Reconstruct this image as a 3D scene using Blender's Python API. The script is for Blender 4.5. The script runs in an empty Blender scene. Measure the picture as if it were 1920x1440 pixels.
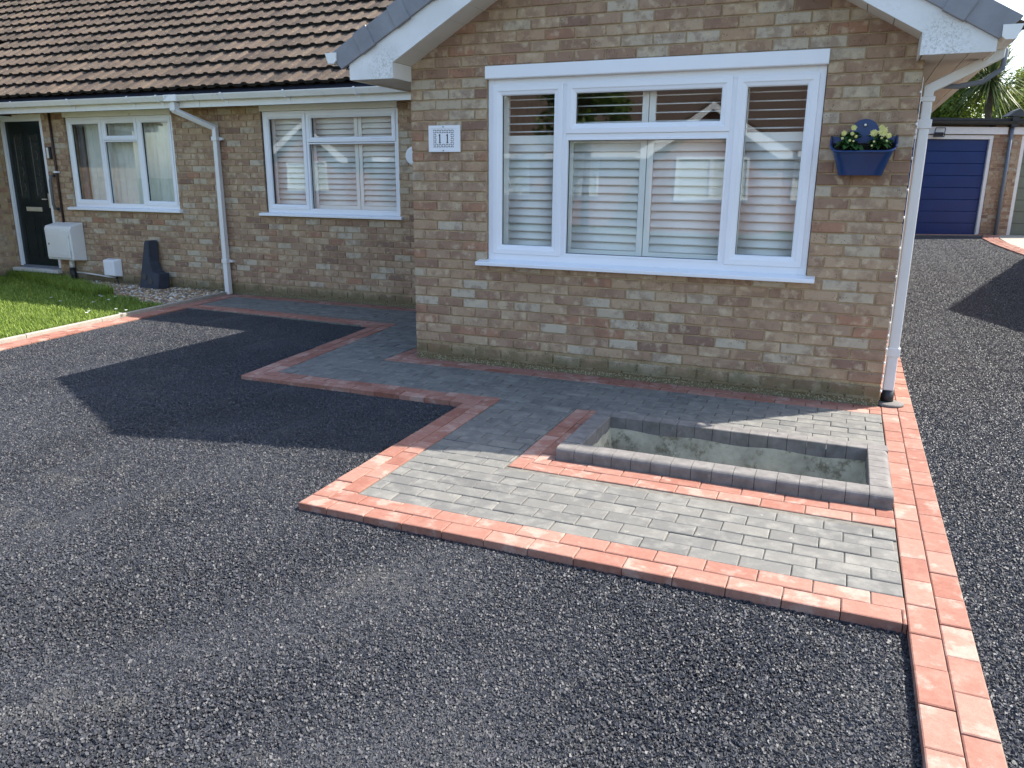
import bpy, math, random
import numpy as np
from mathutils import Matrix, Vector

random.seed(7)
rng = np.random.default_rng(11)
scene = bpy.context.scene
COL = scene.collection

# ------------------------------------------------------------------ camera, world, sun, exposure
cam_d = bpy.data.cameras.new('camera')
cam = bpy.data.objects.new('camera', cam_d)
COL.objects.link(cam)
_r = Vector((0.92055299, 0.39053456, 0.00805953))
_u = Vector((-0.10669322, 0.23153787, 0.96695748))
_f = Vector((-0.37576423, 0.89099550, -0.25481027))
cam.matrix_world = Matrix(((_r.x, _u.x, -_f.x, 3.2678), (_r.y, _u.y, -_f.y, -5.6514),
                           (_r.z, _u.z, -_f.z, 1.4745), (0, 0, 0, 1)))
cam_d.sensor_width = 36.0
cam_d.lens = 27.353
cam_d.clip_end = 2000
cam_d.clip_start = 0.05
scene.camera = cam

SUN_EL = math.radians(48.3)
SUN_AZ = math.atan2(0.745, 0.667)          # from +Y towards +X
world = bpy.data.worlds.new('World')
scene.world = world
world.use_nodes = True
wn = world.node_tree
bg = wn.nodes['Background']
sky = wn.nodes.new('ShaderNodeTexSky')
sky.sky_type = 'NISHITA'
sky.sun_disc = False
sky.sun_elevation = SUN_EL
sky.sun_rotation = SUN_AZ
sky.air_density = 1.0
sky.dust_density = 1.6
sky.ozone_density = 1.0
wn.links.new(sky.outputs[0], bg.inputs[0])
bg.inputs[1].default_value = 0.145
sd = bpy.data.lights.new('sun', 'SUN')
sd.energy = 3.95
sd.angle = math.radians(0.53)
sd.color = (1.0, 0.945, 0.86)
sun = bpy.data.objects.new('sun', sd)
COL.objects.link(sun)
_d = Vector((math.sin(SUN_AZ) * math.cos(SUN_EL), math.cos(SUN_AZ) * math.cos(SUN_EL), math.sin(SUN_EL)))
sun.rotation_euler = _d.to_track_quat('Z', 'Y').to_euler()
sun.location = (12, 14, 16)
vs = scene.view_settings
vs.view_transform = 'Standard'
vs.look = 'None'
vs.gamma = 1.0
vs.use_curve_mapping = False
vs.exposure = 1.55
scene.render.engine = 'CYCLES'
scene.cycles.use_denoising = True
scene.cycles.max_bounces = 8
scene.cycles.transparent_max_bounces = 12
scene.cycles.sample_clamp_indirect = 6

# ------------------------------------------------------------------ material helpers
def srgb(r, g, b):
    f = lambda c: (c / 255 / 12.92) if c / 255 <= 0.04045 else ((c / 255 + 0.055) / 1.055) ** 2.4
    return (f(r), f(g), f(b), 1.0)

class NT:
    def __init__(s, name):
        s.m = bpy.data.materials.new(name)
        s.m.use_nodes = True
        s.t = s.m.node_tree
        s.p = s.t.nodes['Principled BSDF']
        s.out = s.t.nodes['Material Output']
    def n(s, kind, **kw):
        nd = s.t.nodes.new('ShaderNode' + kind)
        for k, v in kw.items():
            setattr(nd, k, v)
        return nd
    def l(s, a, b):
        s.t.links.new(a, b)
    def pos(s):
        if not hasattr(s, '_g'):
            s._g = s.n('NewGeometry')
        return s._g.outputs['Position']
    def noise(s, scale, detail=4, rough=0.6, vec=None, off=None):
        nd = s.n('TexNoise')
        nd.inputs['Scale'].default_value = scale
        nd.inputs['Detail'].default_value = detail
        nd.inputs['Roughness'].default_value = rough
        v = vec or s.pos()
        if off is not None:
            a = s.n('VectorMath', operation='ADD')
            s.l(v, a.inputs[0])
            s.l(off, a.inputs[1])
            v = a.outputs[0]
        s.l(v, nd.inputs['Vector'])
        return nd.outputs['Fac']
    def voro(s, scale, feature='F1', vec=None):
        nd = s.n('TexVoronoi', feature=feature)
        nd.inputs['Scale'].default_value = scale
        s.l(vec or s.pos(), nd.inputs['Vector'])
        return nd
    def ramp(s, fac, stops, interp='LINEAR'):
        nd = s.n('ValToRGB')
        cr = nd.color_ramp
        cr.interpolation = interp
        while len(cr.elements) < len(stops):
            cr.elements.new(0.5)
        for e, (p, c) in zip(cr.elements, stops):
            e.position = p
            e.color = c if len(c) == 4 else (*c, 1)
        s.l(fac, nd.inputs[0])
        return nd.outputs[0]
    def step(s, fac, a, b):
        nd = s.n('MapRange', interpolation_type='SMOOTHSTEP')
        nd.inputs['From Min'].default_value = a
        nd.inputs['From Max'].default_value = b
        s.l(fac, nd.inputs['Value'])
        return nd.outputs[0]
    def math(s, op, a, b=None, clamp=False):
        nd = s.n('Math', operation=op, use_clamp=clamp)
        for i, v in enumerate((a, b)):
            if v is None:
                continue
            if isinstance(v, (int, float)):
                nd.inputs[i].default_value = v
            else:
                s.l(v, nd.inputs[i])
        return nd.outputs[0]
    def mix(s, fac, a, b, blend='MIX'):
        nd = s.n('MixRGB', blend_type=blend)
        for i, v in ((0, fac), (1, a), (2, b)):
            if isinstance(v, (int, float)):
                nd.inputs[i].default_value = v
            elif isinstance(v, tuple):
                nd.inputs[i].default_value = v if len(v) == 4 else (*v, 1)
            else:
                s.l(v, nd.inputs[i])
        return nd.outputs[0]
    def bump(s, h, strength=0.3, dist=0.005):
        nd = s.n('Bump')
        nd.inputs['Strength'].default_value = strength
        nd.inputs['Distance'].default_value = dist
        s.l(h, nd.inputs['Height'])
        s.l(nd.outputs[0], s.p.inputs['Normal'])
    def color(s, c):
        s.l(c, s.p.inputs['Base Color'])
    def rand(s, attr=False):
        if attr:
            a = s.n('Attribute', attribute_name='rnd')
            return a.outputs['Fac']
        return s.n('ObjectInfo').outputs['Random']
    def rough(s, v, spec=0.5):
        s.p.inputs['Roughness'].default_value = v
        s.p.inputs['Specular IOR Level'].default_value = spec

def scalevec(nt, v, k):
    nd = nt.n('VectorMath', operation='SCALE')
    nt.l(v, nd.inputs[0])
    nd.inputs['Scale'].default_value = k
    return nd.outputs[0]

def randvec(nt, r):
    c = nt.n('CombineXYZ')
    nt.l(nt.math('MULTIPLY', r, 37.0), c.inputs[0])
    nt.l(nt.math('MULTIPLY', r, 91.0), c.inputs[1])
    nt.l(nt.math('MULTIPLY', r, 53.0), c.inputs[2])
    return c.outputs[0]

def plain(name, col, rough=0.5, spec=0.5, var=0.12, scale=6.0, bump=0.0, bscale=60.0, dirt=None):
    t = NT(name)
    n1 = t.noise(scale, 5, 0.65)
    d = tuple(c * (1 - var) for c in col[:3]) + (1,)
    u = tuple(min(1, c * (1 + var)) for c in col[:3]) + (1,)
    c = t.ramp(n1, [(0.3, d), (0.7, u)])
    if dirt:
        n2 = t.noise(dirt[2], 8, 0.7)
        c = t.mix(t.step(n2, dirt[1], dirt[1] + 0.14), c, dirt[0])
    t.color(c)
    t.rough(rough, spec)
    if bump:
        t.bump(t.noise(bscale, 4, 0.6), bump, 0.004)
    return t.m

def brick_mat(name, attr=False, moss=True, lift=1.0):
    t = NT(name)
    r = t.rand(attr)
    ov = randvec(t, r)
    k = lambda R, G, B: tuple(c * lift * g_ for c, g_ in zip(srgb(R, G, B)[:3], (1.10, 1.07, 1.06))) + (1,)
    base = t.ramp(r, [(0.0, k(172, 150, 124)), (0.10, k(158, 133, 111)), (0.18, k(176, 164, 143)), (0.27, k(166, 142, 117)),
                      (0.36, k(148, 122, 102)), (0.44, k(172, 151, 126)), (0.52, k(160, 136, 114)), (0.60, k(180, 170, 151)),
                      (0.68, k(168, 143, 117)), (0.76, k(150, 124, 104)), (0.84, k(174, 154, 129)), (0.92, k(160, 124, 101)),
                      (0.96, k(134, 110, 95)), (1.0, k(170, 146, 120))], 'CONSTANT')
    big = t.noise(10, 4, 0.65, off=ov)
    c = t.mix(t.step(big, 0.46, 0.62), base, t.mix(0.50, base, k(124, 99, 84)))
    lite = t.noise(14, 3, 0.55, off=scalevec(t, ov, 1.7))
    c = t.mix(t.math('MULTIPLY', t.step(lite, 0.52, 0.7), 0.55), c, k(198, 184, 156))
    grain = t.noise(190, 3, 0.7)
    c = t.mix(0.35, c, t.ramp(grain, [(0.25, (0.35, 0.33, 0.31, 1)), (0.75, (1.25, 1.2, 1.15, 1))]), 'MULTIPLY')
    # iron-spot holes on some bricks
    v = t.voro(52)
    spot = t.math('MULTIPLY', t.step(v.outputs['Distance'], 0.20, 0.13), t.step(t.noise(8, 2, 0.5, off=ov), 0.52, 0.62))
    c = t.mix(t.math('MULTIPLY', spot, 0.85), c, (0.03, 0.022, 0.02, 1))
    if moss:
        sx = t.n('SeparateXYZ')
        t.l(t.pos(), sx.inputs[0])
        z = t.math('ADD', sx.outputs[2], t.math('MULTIPLY', t.noise(7, 6, 0.7), -0.30))
        m = t.step(z, 0.06, -0.10)
        c = t.mix(t.math('MULTIPLY', m, 0.8), c, t.mix(t.noise(60, 4, 0.7), (0.035, 0.036, 0.012, 1), (0.21, 0.18, 0.09, 1)))
    t.color(c)
    t.rough(0.92, 0.25)
    h = t.math('ADD', t.noise(120, 4, 0.7), t.math('MULTIPLY', spot, -1.2))
    t.bump(h, 0.55, 0.004)
    return t.m

def mortar_mat(name):
    t = NT(name)
    c = t.ramp(t.noise(8, 6, 0.7), [(0.3, srgb(154, 130, 98)), (0.7, srgb(186, 164, 130))])
    sx = t.n('SeparateXYZ')
    t.l(t.pos(), sx.inputs[0])
    z = t.math('ADD', sx.outputs[2], t.math('MULTIPLY', t.noise(7, 6, 0.7), -0.30))
    m = t.step(z, 0.06, -0.10)
    c = t.mix(t.math('MULTIPLY', m, 0.75), c, t.mix(t.step(t.noise(85, 5, 0.8), 0.5, 0.62), (0.045, 0.046, 0.016, 1), (0.42, 0.40, 0.29, 1)))
    t.color(c)
    t.rough(0.95, 0.2)
    t.bump(t.noise(160, 5, 0.7), 0.6, 0.004)
    return t.m

def paver_grey_mat(name, attr=False):
    t = NT(name)
    r = t.rand(attr)
    ov = randvec(t, r)
    base = t.ramp(r, [(0.0, (0.110, 0.111, 0.112, 1)), (0.25, (0.14, 0.14, 0.137, 1)), (0.5, (0.120, 0.121, 0.122, 1)),
                      (0.75, (0.160, 0.159, 0.153, 1)), (1.0, (0.126, 0.127, 0.126, 1))])
    n1 = t.noise(11, 5, 0.65, off=ov)
    c = t.mix(t.math('MULTIPLY', t.step(n1, 0.42, 0.72), 0.6), base, (0.25, 0.248, 0.235, 1))
    n3 = t.noise(26, 6, 0.7, off=scalevec(t, ov, 2.3))
    c = t.mix(t.math('MULTIPLY', t.step(n3, 0.60, 0.74), 0.55), c, (0.36, 0.355, 0.335, 1))
    g = t.noise(260, 3, 0.7)
    c = t.mix(0.4, c, t.ramp(g, [(0.25, (0.45, 0.45, 0.45, 1)), (0.75, (1.25, 1.25, 1.22, 1))]), 'MULTIPLY')
    c = t.mix(1.0, c, (1.04, 1.01, 0.945, 1), 'MULTIPLY')
    t.color(c)
    t.rough(0.85, 0.3)
    t.bump(t.noise(230, 4, 0.7), 0.45, 0.003)
    return t.m

def paver_red_mat(name, attr=False):
    t = NT(name)
    r = t.rand(attr)
    ov = randvec(t, r)
    base = t.ramp(r, [(0.0, (0.235, 0.098, 0.070, 1)), (0.25, (0.315, 0.165, 0.128, 1)), (0.5, (0.26, 0.115, 0.083, 1)),
                      (0.75, (0.345, 0.195, 0.155, 1)), (1.0, (0.285, 0.135, 0.100, 1))])
    n1 = t.noise(13, 5, 0.65, off=ov)
    c = t.mix(t.math('MULTIPLY', t.step(n1, 0.40, 0.70), 0.5), base, (0.35, 0.22, 0.175, 1))
    n2 = t.noise(9, 6, 0.62, off=scalevec(t, ov, 3.1))
    # lime bloom: strong on a few blocks
    amt = t.math('MULTIPLY', t.step(r, 0.35, 0.9), 0.085)
    e = t.step(t.math('ADD', n2, amt), 0.565, 0.70)
    c = t.mix(t.math('MULTIPLY', e, 0.55), c, (0.46, 0.36, 0.31, 1))
    n4 = t.noise(48, 5, 0.75, off=ov)
    c = t.mix(0.5, c, t.ramp(n4, [(0.32, (0.70, 0.66, 0.64, 1)), (0.68, (1.18, 1.2, 1.22, 1))]), 'MULTIPLY')
    g = t.noise(240, 3, 0.7)
    c = t.mix(0.35, c, t.ramp(g, [(0.25, (0.5, 0.48, 0.46, 1)), (0.75, (1.2, 1.2, 1.2, 1))]), 'MULTIPLY')
    c = t.mix(1.0, c, (0.97, 0.90, 0.86, 1), 'MULTIPLY')
    t.color(c)
    t.rough(0.85, 0.3)
    t.bump(t.noise(230, 4, 0.7), 0.4, 0.003)
    return t.m

def asphalt_mat(name, stones=False):
    t = NT(name)
    if stones:
        r = t.rand(True)
    else:
        r = t.voro(170).outputs['Color']
    base = t.ramp(r, [(0.0, (0.011, 0.0115, 0.0145, 1)), (0.45, (0.025, 0.0265, 0.032, 1)), (0.85, (0.048, 0.050, 0.058, 1)),
                      (0.985, (0.075, 0.076, 0.081, 1)), (1.0, (0.125, 0.122, 0.115, 1))])
    dust = t.noise(1.9, 10, 0.78)
    c = t.mix(t.math('MULTIPLY', t.step(dust, 0.54, 0.70), 0.5), base, (0.112, 0.107, 0.094, 1))
    pale = t.noise(0.55, 3, 0.5)
    c = t.mix(t.math('MULTIPLY', t.step(pale, 0.45, 0.65), 0.3), c, (0.052, 0.054, 0.060, 1))
    rust = t.noise(3.3, 6, 0.7)
    c = t.mix(t.math('MULTIPLY', t.step(rust, 0.68, 0.76), 0.5), c, (0.16, 0.105, 0.06, 1))
    dark = t.noise(0.8, 4, 0.6)
    c = t.mix(t.math('MULTIPLY', t.step(dark, 0.5, 0.30), 0.35), c, (0.012, 0.012, 0.013, 1))
    t.color(c)
    t.rough(0.55, 0.36)
    if not stones:
        v = t.voro(170)
        h = t.math('ADD', t.math('MULTIPLY', v.outputs['Distance'], -1.0), t.math('MULTIPLY', t.noise(300, 3, 0.7), 0.35))
        t.bump(h, 0.9, 0.006)
    return t.m

def tile_mat(name, attr=False):
    t = NT(name)
    r = t.rand(attr)
    ov = randvec(t, r)
    base = t.ramp(r, [(0.0, srgb(84, 74, 66)), (0.3, srgb(99, 88, 78)), (0.55, srgb(73, 65, 59)), (0.8, srgb(103, 90, 78)), (1.0, srgb(90, 79, 70))])
    n1 = t.noise(7, 6, 0.7, off=ov)
    c = t.mix(t.math('MULTIPLY', t.step(n1, 0.45, 0.75), 0.5), base, srgb(116, 103, 86))
    v = t.noise(38, 5, 0.75, off=ov)
    c = t.mix(t.math('MULTIPLY', t.step(v, 0.60, 0.68), 0.8), c, srgb(170, 162, 138))
    w = t.noise(27, 4, 0.75, off=scalevec(t, ov, 1.9))
    c = t.mix(t.math('MULTIPLY', t.step(w, 0.61, 0.68), 0.85), c, (0.018, 0.016, 0.012, 1))
    g = t.noise(150, 3, 0.7)
    c = t.mix(0.4, c, t.ramp(g, [(0.25, (0.45, 0.45, 0.45, 1)), (0.75, (1.25, 1.2, 1.15, 1))]), 'MULTIPLY')
    c = t.mix(1.0, c, t.ramp(t.noise(1.6, 5, 0.65), [(0.30, (0.58, 0.58, 0.58, 1)), (0.55, (0.92, 0.91, 0.90, 1)), (0.75, (1.05, 1.02, 0.97, 1))]), 'MULTIPLY')
    t.color(c)
    t.rough(0.95, 0.2)
    t.bump(t.noise(90, 5, 0.75), 0.6, 0.005)
    return t.m

def stone_mat(name):
    t = NT(name)
    r = t.rand(True)
    base = t.ramp(r, [(0.0, srgb(150, 120, 88)), (0.15, srgb(176, 160, 136)), (0.3, srgb(126, 104, 84)), (0.45, srgb(196, 186, 168)),
                      (0.6, srgb(160, 128, 92)), (0.72, srgb(112, 104, 98)), (0.84, srgb(184, 160, 128)), (0.94, srgb(214, 208, 196)), (1.0, srgb(92, 82, 74))], 'CONSTANT')
    c = t.mix(0.4, base, t.ramp(t.noise(70, 4, 0.7), [(0.3, (0.6, 0.6, 0.6, 1)), (0.7, (1.2, 1.2, 1.2, 1))]), 'MULTIPLY')
    t.color(c)
    t.rough(0.75, 0.4)
    return t.m

def leaf_mat(name, dark, light, trans=0.45, scale=2.0):
    t = NT(name)
    r = t.rand(True)
    c = t.ramp(t.math('ADD', t.math('MULTIPLY', r, 0.7), t.math('MULTIPLY', t.noise(scale, 3, 0.6), 0.3)), [(0.15, dark), (0.85, light)])
    t.color(c)
    t.rough(0.5, 0.4)
    tr = t.n('BsdfTranslucent')
    t.l(c, tr.inputs['Color'])
    mx = t.n('MixShader')
    mx.inputs[0].default_value = trans
    t.l(t.p.outputs[0], mx.inputs[1])
    t.l(tr.outputs[0], mx.inputs[2])
    t.l(mx.outputs[0], t.out.inputs[0])
    return t.m

def glass_mat(name, k=1.75, tint=(0.975, 0.99, 0.98, 1)):
    t = NT(name)
    ge = t.n('NewGeometry')
    dt = t.n('VectorMath', operation='DOT_PRODUCT')
    t.l(ge.outputs['Normal'], dt.inputs[0])
    t.l(ge.outputs['Incoming'], dt.inputs[1])
    c1 = t.math('SUBTRACT', 1.0, t.math('ABSOLUTE', dt.outputs['Value']), True)
    f = t.math('ADD', t.math('MULTIPLY', t.math('POWER', c1, 5.0), 0.9), 0.04 * k, True)
    wob = t.n('Bump')
    wob.inputs['Strength'].default_value = 0.05
    wob.inputs['Distance'].default_value = 0.02
    t.l(t.noise(1.6, 1, 0.4), wob.inputs['Height'])
    gl = t.n('BsdfGlossy')
    gl.inputs['Roughness'].default_value = 0.004
    t.l(wob.outputs[0], gl.inputs['Normal'])
    tr = t.n('BsdfTransparent')
    tr.inputs['Color'].default_value = tint
    mx = t.n('MixShader')
    t.l(f, mx.inputs[0])
    t.l(tr.outputs[0], mx.inputs[1])
    t.l(gl.outputs[0], mx.inputs[2])
    t.l(mx.outputs[0], t.out.inputs[0])
    return t.m

def moss_white(name):
    t = NT(name)
    c = t.ramp(t.noise(4, 4, 0.6), [(0.3, (0.70, 0.69, 0.66, 1)), (0.7, (0.80, 0.79, 0.77, 1))])
    ds = []
    for pt in ((-0.03, -0.28, 2.26), (3.66, -0.28, 2.25)):
        vd = t.n('VectorMath', operation='DISTANCE')
        t.l(t.pos(), vd.inputs[0])
        vd.inputs[1].default_value = pt
        ds.append(vd.outputs['Value'])
    dm = t.math('ADD', t.math('MINIMUM', ds[0], ds[1]), t.math('MULTIPLY', t.noise(14, 4, 0.6), 0.10))
    patch = t.step(dm, 0.27, 0.10)
    far = t.math('MULTIPLY', t.step(t.noise(4, 3, 0.6), 0.5, 0.68), 0.35)
    spk = t.step(t.noise(70, 6, 0.85), 0.47, 0.60)
    c = t.mix(t.math('MULTIPLY', t.math('MULTIPLY', t.math('MAXIMUM', patch, far), spk), 0.62), c, (0.27, 0.275, 0.22, 1))
    c = t.mix(t.math('MULTIPLY', t.step(t.noise(2.2, 4, 0.6), 0.52, 0.72), 0.22), c, (0.45, 0.44, 0.39, 1))
    t.color(c)
    t.rough(0.45, 0.4)
    return t.m

M = {}
M['brick'] = brick_mat('brick')
M['brick_s'] = brick_mat('brick_joined', True)
M['brick_g'] = brick_mat('brick_garage', True, moss=False, lift=0.85)
M['mortar'] = mortar_mat('mortar')
M['grey'] = paver_grey_mat('grey_paver')
M['grey_s'] = paver_grey_mat('grey_paver_joined', True)
M['red'] = paver_red_mat('red_paver')
M['kerb'] = plain('kerb_concrete', (0.155, 0.144, 0.134), 0.85, 0.3, 0.28, 14, 0.4, 200, dirt=((0.21, 0.20, 0.19, 1), 0.58, 18))
M['sand'] = plain('joint_sand', (0.15, 0.14, 0.12), 0.95, 0.2, 0.3, 25, 0.4, 250)
M['asphalt'] = asphalt_mat('asphalt')
M['chip'] = asphalt_mat('asphalt_chippings', True)
M['tile'] = tile_mat('roof_tile')
M['tile_s'] = tile_mat('roof_tile_joined', True)
M['tile_edge'] = plain('dark_tile_edge', (0.022, 0.019, 0.016), 0.95, 0.2, 0.4, 12)  # near-black colour for the front lower faces of the tiles
M['upvc'] = plain('white_upvc', (0.80, 0.81, 0.83), 0.28, 0.5, 0.02, 3)
M['upvc_old'] = plain('aged_white_upvc', (0.79, 0.775, 0.73), 0.42, 0.4, 0.05, 3, dirt=((0.36, 0.35, 0.30, 1), 0.60, 9))
M['upvc_pipe'] = plain('pipe_upvc', (0.72, 0.70, 0.67), 0.38, 0.45, 0.05, 2.5)
M['moss_white'] = moss_white('mossy_white_board')
M['soffit'] = plain('soffit_board', (0.66, 0.62, 0.56), 0.5, 0.4, 0.05, 4)
M['verge'] = plain('verge_cap', (0.225, 0.225, 0.238), 0.5, 0.4, 0.15, 5, dirt=((0.22, 0.23, 0.19, 1), 0.62, 14))
M['glass'] = glass_mat('window_glass')
M['shutter'] = plain('shutter_white', (0.86, 0.86, 0.83), 0.4, 0.4, 0.03, 4)
M['room'] = plain('room_wall', (0.34, 0.31, 0.28), 0.9, 0.2, 0.1, 2)
M['curtain'] = plain('net_curtain', (0.74, 0.73, 0.68), 0.9, 0.1, 0.06, 5)
M['drape'] = plain('grey_drape', (0.20, 0.20, 0.22), 0.9, 0.1, 0.1, 5)
M['black'] = plain('black_plastic', (0.018, 0.018, 0.02), 0.45, 0.5, 0.2, 8)
M['gasket'] = plain('dark_gasket', (0.035, 0.035, 0.038), 0.6, 0.3, 0.1, 8)
M['felt'] = plain('eaves_felt', (0.022, 0.024, 0.034), 0.5, 0.4, 0.3, 8)
M['door_green'] = plain('door_paint', (0.006, 0.016, 0.018), 0.22, 0.5, 0.1, 4)
M['door_glass'] = plain('door_glass', (0.020, 0.030, 0.030), 0.12, 0.6, 0.25, 18)
M['chrome'] = plain('letterplate', (0.52, 0.46, 0.34), 0.3, 0.7, 0.08, 10)
M['brown'] = plain('brown_conduit', (0.055, 0.026, 0.02), 0.5, 0.4, 0.1, 6)
M['grab'] = plain('grey_rail', (0.12, 0.115, 0.105), 0.5, 0.4, 0.1, 8)
M['meter'] = plain('meter_box_plastic', (0.70, 0.69, 0.655), 0.5, 0.4, 0.04, 4)
M['white2'] = plain('white_plastic', (0.78, 0.79, 0.80), 0.4, 0.45, 0.03, 5)
M['slate'] = plain('slate_rubber', (0.034, 0.040, 0.053), 0.65, 0.35, 0.25, 12, 0.3, 120)
M['cement'] = plain('cement', (0.38, 0.355, 0.27), 0.95, 0.2, 0.3, 7, 0.9, 45, dirt=((0.17, 0.155, 0.105, 1), 0.50, 9))
M['concrete'] = plain('concrete_edge', (0.31, 0.285, 0.24), 0.95, 0.2, 0.15, 10, 0.5, 150)
M['blue_plastic'] = plain('blue_plastic', (0.006, 0.036, 0.130), 0.34, 0.5, 0.15, 9)
M['soil'] = plain('potting_soil', (0.022, 0.016, 0.011), 0.95, 0.2, 0.5, 40, 0.9, 60)
M['earth'] = plain('lawn_earth', (0.05, 0.062, 0.018), 0.95, 0.2, 0.4, 12, 0.6, 60)
M['sign'] = plain('enamel_white', (0.80, 0.81, 0.83), 0.2, 0.5, 0.02, 6)
M['ink'] = plain('enamel_black', (0.012, 0.012, 0.018), 0.25, 0.5, 0.05, 6)
M['garage_blue'] = plain('garage_blue_paint', (0.003, 0.027, 0.118), 0.42, 0.4, 0.12, 4)
M['garage_green'] = plain('garage_green_paint', (0.13, 0.145, 0.105), 0.5, 0.4, 0.1, 4)
M['garage_white'] = plain('garage_white_paint', (0.66, 0.64, 0.60), 0.5, 0.4, 0.06, 5, dirt=((0.34, 0.31, 0.26, 1), 0.62, 7))
M['dark_gutter'] = plain('dark_gutter', (0.025, 0.027, 0.026), 0.55, 0.4, 0.2, 6)
M['grey_pipe'] = plain('grey_pipe', (0.15, 0.17, 0.20), 0.45, 0.4, 0.1, 6)
M['stone'] = stone_mat('gravel_stone')
M['grass'] = leaf_mat('grass_blade', (0.085, 0.15, 0.018, 1), (0.29, 0.38, 0.06, 1), 0.35, 1.2)
M['leaf'] = leaf_mat('tree_leaf', (0.035, 0.085, 0.012, 1), (0.20, 0.27, 0.045, 1), 0.5, 0.9)
M['leaf2'] = leaf_mat('tree_leaf_bright', (0.06, 0.12, 0.015, 1), (0.30, 0.36, 0.06, 1), 0.5, 0.9)
M['palm'] = leaf_mat('palm_leaf', (0.05, 0.085, 0.025, 1), (0.24, 0.26, 0.10, 1), 0.3, 2)
M['flower_leaf'] = leaf_mat('primrose_leaf', (0.028, 0.085, 0.018, 1), (0.085, 0.19, 0.055, 1), 0.3, 9)
M['petal'] = leaf_mat('pale_yellow_petal', (0.72, 0.68, 0.22, 1), (0.86, 0.83, 0.42, 1), 0.25, 20)
M['daisy'] = plain('daisy_white', (0.8, 0.8, 0.78), 0.7, 0.3, 0.03, 10)
M['bark'] = plain('bark', (0.10, 0.075, 0.05), 0.95, 0.2, 0.35, 9, 0.8, 25)
M['ground'] = plain('ground_turf', (0.055, 0.075, 0.022), 0.95, 0.2, 0.4, 0.8, 0.4, 20)
M['road'] = plain('road_tarmac', (0.055, 0.055, 0.056), 0.9, 0.3, 0.2, 3, 0.4, 90)
M['red_house'] = plain('red_brickwork', (0.29, 0.145, 0.11), 0.9, 0.25, 0.2, 12)
M['roof_dark'] = plain('dark_roof', (0.10, 0.07, 0.055), 0.9, 0.25, 0.2, 8)

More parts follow.
